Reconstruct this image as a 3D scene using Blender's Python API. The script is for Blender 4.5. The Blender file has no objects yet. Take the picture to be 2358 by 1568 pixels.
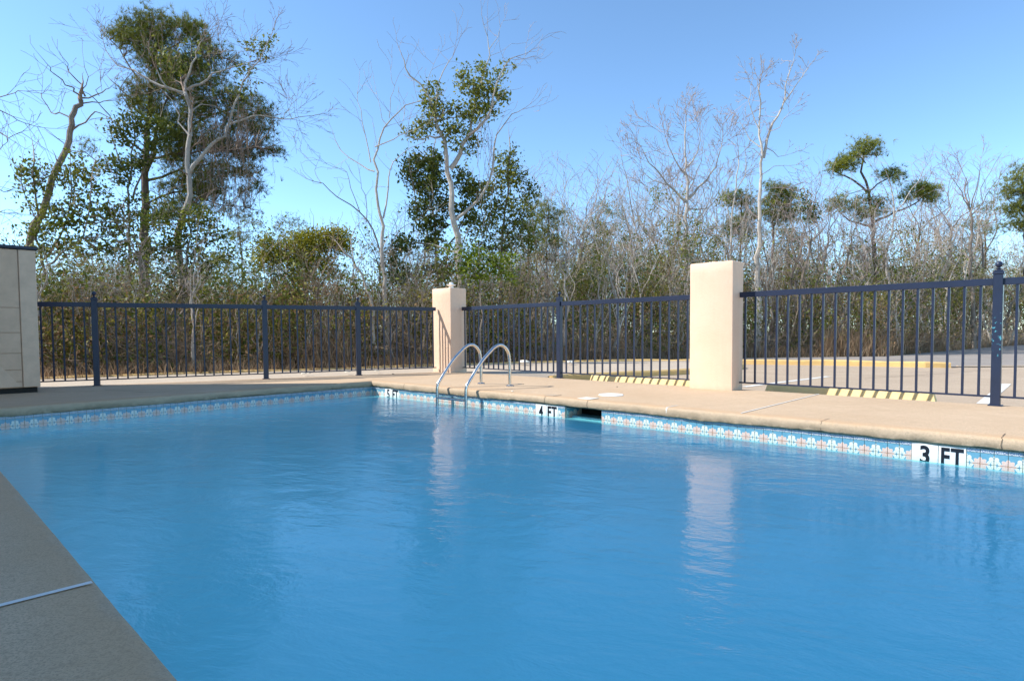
import bpy, math, random
import numpy as np
from mathutils import Vector, Matrix
sc = bpy.context.scene
C = sc.collection
PI = math.pi

# ------------------------------------------------------------ camera, sky, sun, exposure
PITCH, ROLL, CAMZ = math.radians(2.43), math.radians(.42), .73
cam_d = bpy.data.cameras.new('camera'); cam = bpy.data.objects.new('camera', cam_d); C.objects.link(cam)
cam_d.sensor_width = 36; cam_d.lens = 36*1375/2358; cam_d.shift_y = 40/2358
cam_d.clip_start = .05; cam_d.clip_end = 2000
cam.location = (0, 0, CAMZ)
cam.rotation_euler = (Matrix.Rotation(PI/2-PITCH, 3, 'X') @ Matrix.Rotation(-ROLL, 3, 'Z')).to_euler()
sc.camera = cam
SUN_EL = math.radians(40.5)
w = bpy.data.worlds.new('World'); sc.world = w; w.use_nodes = True
nt = w.node_tree; bg = nt.nodes['Background']
sky = nt.nodes.new('ShaderNodeTexSky'); sky.sky_type = 'NISHITA'; sky.sun_disc = False
sky.sun_elevation = SUN_EL; sky.sun_rotation = math.radians(-90)
sky.air_density = .7; sky.dust_density = 0.; sky.ozone_density = 3.; sky.altitude = 0
wb = nt.nodes.new('ShaderNodeVectorMath'); wb.operation = 'MULTIPLY'; wb.inputs[1].default_value = (.885, 1.0, .97)   # white balance of the sky
nt.links.new(sky.outputs[0], wb.inputs[0]); nt.links.new(wb.outputs[0], bg.inputs[0]); bg.inputs[1].default_value = .15
sd = bpy.data.lights.new('sun', 'SUN'); sd.energy = 3.05; sd.angle = math.radians(.5); sd.color = (1, .975, .93)
sun = bpy.data.objects.new('sun', sd); C.objects.link(sun)
sun.rotation_euler = Vector((1, .0, -math.tan(SUN_EL))).to_track_quat('-Z', 'Y').to_euler()
sc.view_settings.view_transform = 'Standard'; sc.view_settings.look = 'None'
sc.view_settings.exposure = 1.12; sc.view_settings.gamma = 1
sc.view_settings.use_curve_mapping = False

# ------------------------------------------------------------ helpers
F, YP = 1375., 824.
def ray(px, py):          # pixel of the 2358-wide view -> slopes x/y, z/y of its ray
    x = (px-1179)/F; y = -(py-YP)/F
    c, s = math.cos(ROLL), math.sin(ROLL)
    xr = x*c+y*s; yr = -x*s+y*c
    Y = math.cos(PITCH)+yr*math.sin(PITCH); Z = -math.sin(PITCH)+yr*math.cos(PITCH)
    return xr/Y, Z/Y
def G(px, py, z=0.):      # where that ray meets the level z
    a, b = ray(px, py); Y = (z-CAMZ)/b
    return Vector((a*Y, Y, z))
def D(px, py, Y):         # the point of that ray at distance Y
    a, b = ray(px, py); return (a*Y, Y, CAMZ+b*Y)
NV = Vector((.6915, .7224, 0)); RV = Vector((.7224, -.6915, 0))
def W(n, r, z=0.): return Vector((NV.x*n+RV.x*r, NV.y*n+RV.y*r, z))
def on_wall(px, py, n=5.18):  # r and z where the ray meets the vertical plane n
    a, b = ray(px, py); Y = n/(NV.x*a+NV.y)
    return RV.x*a*Y+RV.y*Y, CAMZ+b*Y
ROT = math.atan2(RV.y, RV.x)   # local x = r, local y = n

def tag(o, label=None, cat=None, group=None, kind=None):
    if label: o['label'] = label
    if cat: o['category'] = cat
    if group: o['group'] = group
    if kind: o['kind'] = kind
    return o
def empty(name, loc, rz=0., label=None, cat=None, group=None):
    o = bpy.data.objects.new(name, None); C.objects.link(o)
    o.location = loc; o.rotation_euler = (0, 0, rz); o.empty_display_size = .1
    return tag(o, label, cat, group)
def link(name, me, mat=None, parent=None):
    if mat is not None and not me.materials: me.materials.append(mat)
    o = bpy.data.objects.new(name, me); C.objects.link(o)
    if parent is not None: o.parent = parent
    return o
def npmesh(name, V, Fc, mat=None, smooth=False, mids=None):
    """V (n,3); Fc list of (m,k) arrays"""
    me = bpy.data.meshes.new(name)
    V = np.asarray(V, dtype=np.float32)
    me.vertices.add(len(V)); me.vertices.foreach_set('co', V.ravel())
    loops = np.concatenate([f.ravel() for f in Fc]).astype(np.int32)
    tot = np.concatenate([np.full(len(f), f.shape[1]) for f in Fc]).astype(np.int32)
    st = np.concatenate([[0], np.cumsum(tot)[:-1]]).astype(np.int32)
    me.loops.add(len(loops)); me.loops.foreach_set('vertex_index', loops)
    me.polygons.add(len(tot)); me.polygons.foreach_set('loop_start', st)
    try: me.polygons.foreach_set('loop_total', tot)
    except Exception: pass
    if smooth: me.polygons.foreach_set('use_smooth', np.ones(len(tot), dtype=bool))
    if mat is not None:
        for m in (mat if isinstance(mat, (list, tuple)) else [mat]): me.materials.append(m)
    if mids is not None: me.polygons.foreach_set('material_index', mids.astype(np.int32))
    me.update(calc_edges=True)
    return me
class MB:
    def __init__(s): s.v = []; s.f = []
    def add(s, vs, fs):
        b = len(s.v); s.v += [tuple(v) for v in vs]; s.f += [tuple(i+b for i in f) for f in fs]
    def box(s, x0, x1, y0, y1, z0, z1, bev=0.):
        if bev <= 0:
            s.add([(x0,y0,z0),(x1,y0,z0),(x1,y1,z0),(x0,y1,z0),(x0,y0,z1),(x1,y0,z1),(x1,y1,z1),(x0,y1,z1)],
                  [(0,3,2,1),(4,5,6,7),(0,1,5,4),(1,2,6,5),(2,3,7,6),(3,0,4,7)]); return
        b = bev; rings = []
        for z, i in ((z0, b), (z0+b, 0), (z1-b, 0), (z1, b)):
            xa, xb, ya, yb = x0+i, x1-i, y0+i, y1-i; c = b if i == 0 else b*.5
            rings.append([(xa+c,ya,z),(xb-c,ya,z),(xb,ya+c,z),(xb,yb-c,z),(xb-c,yb,z),(xa+c,yb,z),(xa,yb-c,z),(xa,ya+c,z)])
        vs = sum(rings, []); fs = [tuple(range(7, -1, -1)), tuple(range(24, 32))]
        for k in range(3):
            for j in range(8): fs.append((k*8+j, k*8+(j+1) % 8, k*8+8+(j+1) % 8, k*8+8+j))
        s.add(vs, fs)
    def lathe(s, prof, seg=20, c=(0,0,0)):
        vs = []; fs = []
        for (r, z) in prof:
            for j in range(seg):
                a = 2*PI*j/seg; vs.append((c[0]+r*math.cos(a), c[1]+r*math.sin(a), c[2]+z))
        for k in range(len(prof)-1):
            for j in range(seg): fs.append((k*seg+j, k*seg+(j+1) % seg, k*seg+seg+(j+1) % seg, k*seg+seg+j))
        fs.append(tuple(range(seg-1, -1, -1))); fs.append(tuple(range((len(prof)-1)*seg, len(prof)*seg)))
        s.add(vs, fs)
    def tube(s, pts, rad, seg=12):
        pts = [Vector(p) for p in pts]; vs = []; fs = []
        n = len(pts); ref = None
        for i, p in enumerate(pts):
            t = (pts[min(i+1, n-1)]-pts[max(i-1, 0)]).normalized()
            if ref is None: ref = t.orthogonal().normalized()
            u = (ref-t*ref.dot(t)).normalized(); ref = u; v = t.cross(u)
            r = rad[i] if isinstance(rad, (list, tuple)) else rad
            for j in range(seg):
                a = 2*PI*j/seg; vs.append(p+(u*math.cos(a)+v*math.sin(a))*r)
        for k in range(n-1):
            for j in range(seg): fs.append((k*seg+j, k*seg+(j+1) % seg, k*seg+seg+(j+1) % seg, k*seg+seg+j))
        fs.append(tuple(range(seg-1, -1, -1))); fs.append(tuple(range((n-1)*seg, n*seg)))
        s.add(vs, fs)
    def mesh(s, name, mat=None, smooth=False):
        me = bpy.data.meshes.new(name); me.from_pydata(s.v, [], s.f)
        if mat is not None: me.materials.append(mat)
        if smooth:
            me.polygons.foreach_set('use_smooth', [True]*len(me.polygons))
            try: me.set_sharp_from_angle(angle=math.radians(38))
            except Exception: pass
        me.update(); return me
    def obj(s, name, mat=None, parent=None, smooth=False): return link(name, s.mesh(name, mat, smooth), None, parent)

# ------------------------------------------------------------ materials
class N:
    """tiny node-graph writer"""
    def __init__(s, name):
        s.m = bpy.data.materials.new(name); s.m.use_nodes = True
        s.t = s.m.node_tree; s.b = s.t.nodes['Principled BSDF']; s.out = s.t.nodes['Material Output']
    def n(s, typ, ins=None, **kw):
        nd = s.t.nodes.new(typ)
        for k, v in kw.items(): setattr(nd, k, v)
        for k, v in (ins or {}).items():
            if isinstance(v, bpy.types.NodeSocket): s.t.links.new(v, nd.inputs[k])
            else: nd.inputs[k].default_value = v
        return nd
    def math(s, op, a, b=0., c=0.):
        return s.n('ShaderNodeMath', {0: a, 1: b, 2: c}, operation=op).outputs[0]
    def pos(s): return s.n('ShaderNodeNewGeometry').outputs['Position']
    def objc(s): return s.n('ShaderNodeTexCoord').outputs['Object']
    def noise(s, vec, scale, detail=4., rough=.6):
        return s.n('ShaderNodeTexNoise', {'Vector': vec, 'Scale': scale, 'Detail': detail, 'Roughness': rough}).outputs[0]
    def ramp(s, fac, stops):
        r = s.n('ShaderNodeValToRGB', {0: fac}); e = r.color_ramp.elements
        while len(e) < len(stops): e.new(.5)
        for i, (p, c) in enumerate(stops): e[i].position = p; e[i].color = (c, c, c, 1) if isinstance(c, (int, float)) else (*c, 1)
        return r.outputs[0]
    def mix(s, fac, a, b, mode='MIX'):
        nd = s.t.nodes.new('ShaderNodeMix'); nd.data_type = 'RGBA'; nd.blend_type = mode
        for k, v in ((0, fac), (6, a), (7, b)):
            if isinstance(v, bpy.types.NodeSocket): s.t.links.new(v, nd.inputs[k])
            elif isinstance(v, tuple): nd.inputs[k].default_value = (*v[:3], 1)
            else: nd.inputs[k].default_value = v
        return nd.outputs[2]
    def set(s, **kw):
        for k, v in kw.items():
            k = k.replace('_', ' ')
            if isinstance(v, bpy.types.NodeSocket): s.t.links.new(v, s.b.inputs[k])
            else: s.b.inputs[k].default_value = (*v, 1) if isinstance(v, tuple) and len(v) == 3 else v
        return s
    def bump(s, h, strength=.3, dist=.01):
        s.t.links.new(s.n('ShaderNodeBump', {'Height': h, 'Strength': strength, 'Distance': dist}).outputs[0], s.b.inputs['Normal']); return s

def concrete(name, c0, c1, spot=None, edge=False, rough=.9, sc1=1.):
    k = N(name); p = k.pos()
    big = k.noise(p, 1.1*sc1, 5, .6); mid = k.noise(p, 9*sc1, 5, .7); fine = k.noise(p, 160, 3, .7); vf = k.noise(p, 420, 2, .8)
    col = k.mix(k.ramp(big, [(.32, 0.), (.68, 1.)]), c0, c1)
    col = k.mix(k.ramp(mid, [(.35, .0), (.7, .35)]), col, tuple(x*.72 for x in c0))
    col = k.mix(k.ramp(fine, [(.38, .6), (.52, 0.)]), col, tuple(x*.45 for x in c0))
    col = k.mix(k.ramp(k.noise(p, 55, 3, .6), [(.34, .5), (.5, 0.)]), col, tuple(x*.6 for x in c0))
    col = k.mix(k.ramp(vf, [(.62, 0.), (.75, .5)]), col, tuple(min(1, x*1.5) for x in c1))
    if edge:   # orange-brown and grey staining that follows the rounded pool edge
        uv = k.n('ShaderNodeUVMap').outputs[0]
        x = k.n('ShaderNodeSeparateXYZ', {0: uv}).outputs[0]
        wob = k.math('ADD', x, k.math('MULTIPLY', k.math('SUBTRACT', k.noise(p, 3.5, 4, .7), .5), .09))
        rust = k.ramp(wob, [(.07, 0.), (.10, 1.), (.14, .7), (.20, 0.)])
        col = k.mix(k.math('MULTIPLY', rust, .45), col, (.56, .33, .16))
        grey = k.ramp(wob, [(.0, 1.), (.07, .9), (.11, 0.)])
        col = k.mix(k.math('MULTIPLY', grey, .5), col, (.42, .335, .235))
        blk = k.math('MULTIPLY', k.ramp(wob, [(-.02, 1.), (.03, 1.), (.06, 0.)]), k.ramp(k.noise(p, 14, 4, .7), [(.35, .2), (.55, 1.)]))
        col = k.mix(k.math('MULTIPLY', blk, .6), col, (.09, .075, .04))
    h = k.math('ADD', k.math('MULTIPLY', fine, .5), k.math('MULTIPLY', mid, .8))
    k.set(Base_Color=col, Roughness=rough).bump(h, .5, .006)
    return k.m
M = {}
M['deck'] = concrete('deck_concrete', (.63, .435, .262), (.71, .51, .325), edge=False)
M['coping'] = concrete('coping_concrete', (.63, .435, .262), (.71, .51, .325), edge=True)
M['shade_deck'] = M['deck']
M['shade_coping'] = M['coping']
M['lot'] = concrete('lot_concrete', (.51, .375, .25), (.60, .455, .31))
M['walk'] = concrete('walk_concrete', (.57, .45, .33), (.66, .54, .40))
M['asphalt'] = concrete('old_asphalt', (.33, .275, .225), (.42, .36, .30))
def soilmat():
    k = N('leaf_litter_soil'); p = k.pos()
    a = k.noise(p, .6, 4); b = k.noise(p, 14, 6, .75); c = k.noise(p, 60, 4, .8)
    col = k.mix(a, (.17, .115, .06), (.24, .17, .09))
    col = k.mix(k.ramp(b, [(.4, 0.), (.65, 1.)]), col, (.09, .075, .035))
    col = k.mix(k.ramp(c, [(.5, 0.), (.7, .8)]), col, (.36, .27, .16))
    k.set(Base_Color=col, Roughness=.95).bump(c, .8, .03); return k.m
M['soil'] = soilmat()
def stucco(name, col0, col1):
    k = N(name); p = k.objc()
    a = k.noise(p, 2.2, 5, .6); f = k.noise(p, 75, 5, .75); g = k.noise(p, 9, 3)
    col = k.mix(k.ramp(a, [(.35, 0.), (.7, 1.)]), col0, col1)
    z = k.n('ShaderNodeSeparateXYZ', {0: p}).outputs[2]
    streak = k.noise(k.n('ShaderNodeVectorMath', {0: p, 1: (14., 14., .9)}, operation='MULTIPLY').outputs[0], 1., 4, .6)
    col = k.mix(k.math('MULTIPLY', k.ramp(streak, [(.52, 0.), (.72, 1.)]), .16), col, tuple(x*.62 for x in col0))
    dirt = k.math('MULTIPLY', k.ramp(k.math('ADD', z, k.math('MULTIPLY', g, .12)), [(.03, 1.), (.13, 0.)]), .35)
    col = k.mix(dirt, col, tuple(x*.6 for x in col0))
    k.set(Base_Color=col, Roughness=.88).bump(k.math('ADD', f, k.math('MULTIPLY', g, .6)), .5, .008); return k.m
M['stucco'] = stucco('peach_stucco', (.80, .555, .385), (.84, .60, .43))
def paint(name, c, rough=.35, chip=None, chipamt=.0, scale=40):
    k = N(name); p = k.objc()
    col = k.mix(k.ramp(k.noise(p, 6, 4), [(.3, 0.), (.7, 1.)]), c, tuple(x*1.25 for x in c))
    if chip:
        m = k.ramp(k.noise(p, scale, 3, .7), [(chipamt, 0.), (chipamt+.02, 1.)])
        if chipamt < .7:
            zc = k.n('ShaderNodeSeparateXYZ', {0: p}).outputs[2]; m = k.math('MULTIPLY', m, k.ramp(zc, [(.45, 0.), (.5, 1.), (.85, 1.), (.92, 0.)]))
        col = k.mix(m, col, chip)
    k.set(Base_Color=col, Roughness=rough).bump(k.noise(p, 90, 3), .12, .002); return k.m
M['navy'] = paint('navy_paint', (.014, .022, .050), .38, (.2, .3, .42), .74)
M['navy_chipped'] = paint('chipped_navy_paint', (.014, .022, .050), .38, (.08, .33, .42), .60, 26)
M['yellow'] = paint('yellow_kerb_paint', (.62, .40, .15), .85, (.36, .29, .19), .50, 9)
M['yellow_stop'] = paint('yellow_stop_paint', (.84, .60, .27), .75, (.42, .35, .24), .66, 16)
M['white_line'] = paint('white_line_paint', (.66, .63, .56), .85, (.45, .38, .29), .60, 20)
M['sealant'] = paint('pale_joint_sealant', (.66, .64, .58), .7)
M['white_plastic'] = paint('white_plastic', (.82, .80, .74), .45)
M['white_bright'] = paint('marker_tile_glaze', (.80, .80, .77), .15)
M['letter'] = paint('black_glaze', (.012, .012, .016), .25)
M['cap'] = paint('dark_lid_paint', (.02, .028, .045), .5)
M['siding'] = paint('beige_siding', (.58, .395, .265), .7)
M['siding2'] = paint('beige_trim', (.62, .435, .30), .7)
M['dark'] = paint('dark_void', (.02, .018, .015), .9)
M['flap'] = paint('pale_blue_weir', (.28, .55, .62), .4)
M['litter'] = paint('pale_litter', (.72, .66, .55), .8)
def steel():
    k = N('brushed_steel'); p = k.objc()
    k.set(Base_Color=(.62, .60, .57), Metallic=1., Roughness=k.ramp(k.noise(p, 12, 4), [(.3, .16), (.7, .32)])); return k.m
M['steel'] = steel()
def grout():
    k = N('tile_grout'); p = k.pos(); k.set(Base_Color=k.mix(k.noise(p, 20, 4), (.42, .38, .28), (.6, .55, .44)), Roughness=.9).bump(k.noise(p, 90), .4, .004); return k.m
M['grout'] = grout()
def tilemat():
    """hand-painted tile: quarter flower at uv corner (0,0), white curls at the far side"""
    k = N('painted_flower_tile'); uv = k.n('ShaderNodeUVMap').outputs[0]
    s = k.n('ShaderNodeSeparateXYZ', {0: uv}); u, v = s.outputs[0], s.outputs[1]
    r = k.math('SQRT', k.math('ADD', k.math('MULTIPLY', u, u), k.math('MULTIPLY', v, v)))
    th = k.math('ARCTAN2', v, u)
    pet = k.math('ABSOLUTE', k.math('COSINE', k.math('MULTIPLY', th, 4.)))
    lim = k.math('ADD', .40, k.math('MULTIPLY', pet, .17))
    flower = k.math('LESS_THAN', r, lim)
    outl = k.math('LESS_THAN', k.math('ABSOLUTE', k.math('SUBTRACT', r, lim)), .035)
    inner = k.math('LESS_THAN', k.math('ABSOLUTE', k.math('SUBTRACT', r, k.math('MULTIPLY', lim, .62))), .035)
    def blob(cu, cv, ra, rb=None):
        a = k.math('DIVIDE', k.math('SUBTRACT', u, cu), ra); b = k.math('DIVIDE', k.math('SUBTRACT', v, cv), rb or ra)
        return k.math('LESS_THAN', k.math('ADD', k.math('MULTIPLY', a, a), k.math('MULTIPLY', b, b)), 1.)
    white = k.math('MAXIMUM', blob(.80, .50, .17, .20), k.math('MAXIMUM', blob(.93, .16, .13, .18), blob(.62, .12, .13, .09)))
    white = k.math('MAXIMUM', white, k.math('MAXIMUM', blob(1., .72, .07, .1), blob(.74, .26, .06, .09)))
    ring = k.math('LESS_THAN', k.math('ABSOLUTE', k.math('SUBTRACT', k.math('SQRT', k.math('ADD', k.math('POWER', k.math('SUBTRACT', u, .95), 2.), k.math('POWER', v, 2.))), .43)), .055)
    white = k.math('MAXIMUM', white, ring)
    n = k.noise(k.pos(), 30, 3)
    blue = k.mix(n, (.11, .30, .42), (.18, .40, .51))
    col = k.mix(white, blue, (.74, .75, .66))
    col = k.mix(flower, col, (.76, .52, .43))
    col = k.mix(k.math('MAXIMUM', outl, inner), col, (.74, .60, .52))
    col = k.mix(blob(0., 0., .07), col, (.78, .45, .25))
    k.set(Base_Color=col, Roughness=.16).bump(n, .08, .002); return k.m
M['tile'] = tilemat()
def stripmat():
    k = N('painted_border_tile'); uv = k.n('ShaderNodeUVMap').outputs[0]
    s = k.n('ShaderNodeSeparateXYZ', {0: uv}); u, v = s.outputs[0], s.outputs[1]
    a = k.math('ABSOLUTE', k.math('SUBTRACT', k.math('FRACT', k.math('MULTIPLY', u, 2.)), .5))
    b = k.math('ABSOLUTE', k.math('SUBTRACT', v, .5))
    dia = k.math('LESS_THAN', k.math('ABSOLUTE', k.math('SUBTRACT', k.math('ADD', k.math('MULTIPLY', a, 1.6), b), .36)), .10)
    bar = k.math('MULTIPLY', k.math('LESS_THAN', b, .30), k.math('GREATER_THAN', k.math('SINE', k.math('MULTIPLY', u, 50.)), .35))
    bar = k.math('MULTIPLY', bar, k.math('GREATER_THAN', k.math('ADD', k.math('MULTIPLY', a, 1.6), b), .5))
    col = k.mix(k.math('MAXIMUM', dia, bar), (.58, .62, .62), (.10, .16, .34))
    k.set(Base_Color=col, Roughness=.2); return k.m
M['strip'] = stripmat()
def water():
    k = N('pool_water'); p = k.pos()
    q = k.n('ShaderNodeVectorRotate', {'Vector': p, 'Angle': .35}, rotation_type='Z_AXIS').outputs[0]
    q = k.n('ShaderNodeVectorMath', {0: q, 1: (1., 1.9, 1.)}, operation='MULTIPLY').outputs[0]
    wp = k.n('ShaderNodeVectorMath', {0: q, 1: k.n('ShaderNodeVectorMath', {0: k.n('ShaderNodeTexNoise', {'Vector': q, 'Scale': 1.2}).outputs[1], 1: (.5, .5, .5)}, operation='MULTIPLY').outputs[0]}, operation='ADD').outputs[0]
    n1 = k.noise(wp, 3.2, 2, .5); n2 = k.noise(wp, 10, 3, .55); n3 = k.noise(wp, 42, 2, .5)
    area = k.ramp(k.noise(p, .55, 2), [(.35, .45), (.65, 1.)])
    h = k.math('ADD', k.math('MULTIPLY', n1, 1.1), k.math('ADD', k.math('MULTIPLY', n2, .5), k.math('MULTIPLY', n3, .15)))
    h = k.math('MULTIPLY', h, area)
    depth = k.noise(p, .35, 3)
    col = k.mix(depth, (.18, .68, .76), (.22, .74, .81))
    k.set(Base_Color=col, Roughness=.03, IOR=1.333).bump(h, 1., .0085)
    k.b.inputs['Specular IOR Level'].default_value = .5
    return k.m
M['water'] = water()
def bark(name, a, b, sc_=6):
    k = N(name); p = k.pos()
    v = k.n('ShaderNodeVectorMath', {0: p, 1: (1, 1, .35)}, operation='MULTIPLY').outputs[0]
    n = k.noise(v, sc_*3, 5, .7); m = k.noise(p, 1.3, 3)
    col = k.mix(k.ramp(n, [(.3, 0.), (.7, 1.)]), a, b); col = k.mix(k.ramp(m, [(.4, 0.), (.7, .5)]), col, tuple(x*.6 for x in a))
    k.set(Base_Color=col, Roughness=.9).bump(n, .8, .02); return k.m
M['bark_pale'] = bark('pale_grey_bark', (.42, .35, .28), (.64, .57, .48))
M['bark_grey'] = bark('grey_bark', (.20, .155, .115), (.34, .28, .22))
M['bark_dark'] = bark('dark_pine_bark', (.09, .06, .042), (.21, .15, .105))
M['bark_brown'] = bark('brown_twig_bark', (.19, .13, .10), (.30, .22, .17))
def twig(name, a, b):
    k = N(name); g = k.n('ShaderNodeNewGeometry')
    col = k.mix(k.noise(g.outputs['Position'], 2.5, 2), a, b); k.set(Base_Color=col, Roughness=.85); return k.m
M['twig_pink'] = twig('pinkish_grey_twigs', (.32, .23, .19), (.50, .39, .33))
M['twig_brown'] = twig('brown_twigs', (.19, .12, .08), (.36, .25, .175))
M['undergrowth'] = twig('undergrowth_stems', (.26, .165, .10), (.60, .45, .30))
M['twig_pale'] = twig('pale_twigs', (.36, .28, .20), (.54, .44, .33))
def leaf(name, cols, rough=.45, trans=.25, scale=1.2):
    k = N(name); g = k.n('ShaderNodeNewGeometry')
    isl = g.outputs['Random Per Island']; nz = k.noise(g.outputs['Position'], scale, 2)
    f = k.math('ADD', k.math('MULTIPLY', isl, .65), k.math('MULTIPLY', k.math('SUBTRACT', nz, .32), .9))
    col = k.ramp(f, [(i/(len(cols)-1.), c) for i, c in enumerate(cols)])
    k.set(Base_Color=col, Roughness=min(.75, rough+.18)); k.b.inputs['Specular IOR Level'].default_value = .3
    tr = k.n('ShaderNodeBsdfTranslucent', {'Color': col})
    mx = k.n('ShaderNodeMixShader', {0: trans, 1: k.b.outputs[0], 2: tr.outputs[0]})
    k.t.links.new(mx.outputs[0], k.out.inputs[0]); return k.m
M['leaf_dark'] = leaf('glossy_dark_leaves', [(.045, .065, .009), (.12, .145, .02), (.27, .28, .05)], .36, .22)
M['leaf_mid'] = leaf('green_leaves', [(.075, .09, .013), (.18, .20, .024), (.36, .34, .06)], .42, .28)
M['leaf_bright'] = leaf('bright_green_leaves', [(.08, .12, .01), (.19, .25, .015), (.34, .38, .04)], .42, .33)
M['leaf_olive'] = leaf('olive_leaves', [(.085, .08, .014), (.22, .195, .03), (.42, .35, .08)], .5, .3)
M['leaf_yellowish'] = leaf('yellowish_green_leaves', [(.09, .10, .015), (.22, .23, .03), (.42, .40, .09)], .42, .3)  # brighter yellow-green as the leaves' own colour
M['leaf_yellow'] = leaf('yellow_green_leaves', [(.14, .14, .012), (.34, .31, .025), (.55, .48, .07)], .5, .35)
M['leaf_dry'] = leaf('dry_brown_leaves', [(.16, .085, .035), (.33, .19, .09), (.5, .34, .19)], .7, .3)
M['needle'] = leaf('pine_needles', [(.07, .085, .012), (.19, .20, .025), (.36, .34, .06)], .45, .2, .8)
M['needle_warm'] = leaf('yellow_green_needles', [(.09, .105, .012), (.24, .25, .025), (.44, .42, .06)], .45, .25, .8)  # needles of a lighter, yellower green than the other pines
M['grass_dry'] = leaf('dry_broom_grass', [(.20, .12, .065), (.33, .22, .13), (.48, .37, .24)], .7, .3)

# ------------------------------------------------------------ setting: ground, lot, road
def sheet(name, pts, z, mat):
    me = bpy.data.meshes.new(name); me.from_pydata([(p[0], p[1], z) for p in pts], [], [tuple(range(len(pts)))])
    me.materials.append(mat); me.update()
    if me.polygons[0].normal.z < 0: me.flip_normals()
    o = link(name, me); tag(o, kind='structure'); return o
ZL = -.11        # level of the parking lot
# big ground: frame of four quads round the pool, so nothing covers the basin
NW, RL = 5.18, -7.97
def hole_frame(name, outer, inner, z, mat):
    v = [(*p, z) for p in outer]+[(*p, z) for p in inner]
    me = bpy.data.meshes.new(name); me.from_pydata(v, [], [(i, (i+1) % 4, 4+(i+1) % 4, 4+i) for i in range(4)]); me.materials.append(mat); me.update()
    if me.polygons[0].normal.z < 0: me.flip_normals()
    return tag(link(name, me), kind='structure')
inn = [W(-.0, -8.6), W(-.0, 7.), W(5.6, 7.), W(5.6, -8.6)]
hole_frame('ground', [(-900, -900), (900, -900), (900, 900), (-900, 900)], [(p.x, p.y) for p in (W(-.0, -8.6), W(-.0, 7.), W(5.6, 7.), W(5.6, -8.6))], -.13, M['soil'])
zk = ZL
kerbline = [G(-120, 895, zk), G(95, 884, zk), G(420, 872, zk), G(781, 860, zk), G(995, 852, zk), G(1150, 845.5, zk), G(1300, 841.5, zk), G(1450, 839.5, zk),
            G(1600, 838.5, zk), G(1716, 838.5, zk), G(1900, 841, zk), G(2050, 844, zk), G(2130, 846, zk), G(2187, 846.5, zk)]
kerb_pts = [(p.x, p.y) for p in kerbline]
lot = kerb_pts+[(16, 13.2), (30, 12.6), (40, -12), W(7.33, 12).xy[:], W(7.33, -6.3).xy[:], W(7.33, -8.6).xy[:], W(2.2, -10.55).xy[:], W(0, -11.4).xy[:], (-14.5, 6.9)]
sheet('parking_lot', lot, ZL, M['lot'])
road_far = [G(1150, 838, -.09), G(1500, 829, -.09), G(1716, 823.5, -.09), G(1900, 821.5, -.09), G(2040, 820, -.09), G(2120, 813, -.09), G(2190, 804.5, -.09), G(2270, 797, -.09), G(2358, 790, -.09), G(2500, 785, -.09)]
road = [(p.x, p.y) for p in road_far]+[(70, 30), (70, -10), (30, 12.6), (16, 13.2)]+[(p[0]+.02, p[1]+.12) for p in reversed(kerb_pts[6:])]
sheet('road', road, -.100, M['asphalt'])
# raised walk between the deck and the inner yellow kerb
wk = [G(985, 862.), G(1100, 866.), G(1200, 869.), G(1300, 871)]
k2 = [Vector((.62, 9.95, 0)), G(1302, 862, 0), G(1400, 856.5, 0), G(1500, 851.5, 0), G(1585, 848, 0), Vector((4.5, 12.6, 0)), Vector((5.1, 13.3, 0)), Vector((5.3, 14.35, 0))]
walk = [W(7.335, -5.85).xy[:]]+[(p.x, p.y) for p in k2]+[(p[0], p[1]-.07) for p in reversed(kerb_pts[3:9])]+[(p[0], p[1]-.07) for p in reversed(kerb_pts[1:3])]+[W(1.3, -10.85).xy[:], W(4.3, -9.72).xy[:], W(7.33, -8.65).xy[:]]
sheet('walkway', walk, -.022, M['walk'])
def kerb(name, pts, z0, z1, wd, mat, rngs=3, label=None, jag=.012):
    rr = random.Random(rngs); P = []
    for i in range(len(pts)-1):
        a = Vector((*pts[i], 0)); b = Vector((*pts[i+1], 0)); n_ = max(1, int((b-a).length/.45))
        for j in range(n_): P.append(a.lerp(b, j/n_))
    P.append(Vector((*pts[-1], 0))); vs = []; fs = []
    for i, p in enumerate(P):
        t = (P[min(i+1, len(P)-1)]-P[max(i-1, 0)]).normalized(); s = Vector((-t.y, t.x, 0))
        j = rr.uniform(-jag, jag); zt = z1+rr.uniform(-jag, jag)
        for (o, z) in ((-wd/2+j, z0), (-wd/2+.012+j, zt-.025), (-wd/2+.04+j, zt), (wd/2-.03, zt), (wd/2, zt-.03), (wd/2, z0)):
            q = p+s*o; vs.append((q.x, q.y, z))
    for i in range(len(P)-1):
        for k in range(5): fs.append((i*6+k, i*6+k+1, i*6+7+k, i*6+6+k))
    fs.append(tuple(range(6))); fs.append(tuple((len(P)-1)*6+k for k in (5,4,3,2,1,0)))
    m = MB(); m.add(vs, fs); return tag(m.obj(name, mat), kind='structure')
kerb('kerb', kerb_pts, -.14, .015, .17, M['yellow'])
kerb('kerb', [(p.x+.02, p.y-.06) for p in k2], -.13, .0, .14, M['yellow'], 5, jag=.01)
kerb('kerb', [(kerb_pts[-1][0]+.35, kerb_pts[-1][1]+.25), (16, 13.3), (30, 12.7)], -.14, -.085, .12, M['lot'], 6, jag=.006)
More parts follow.
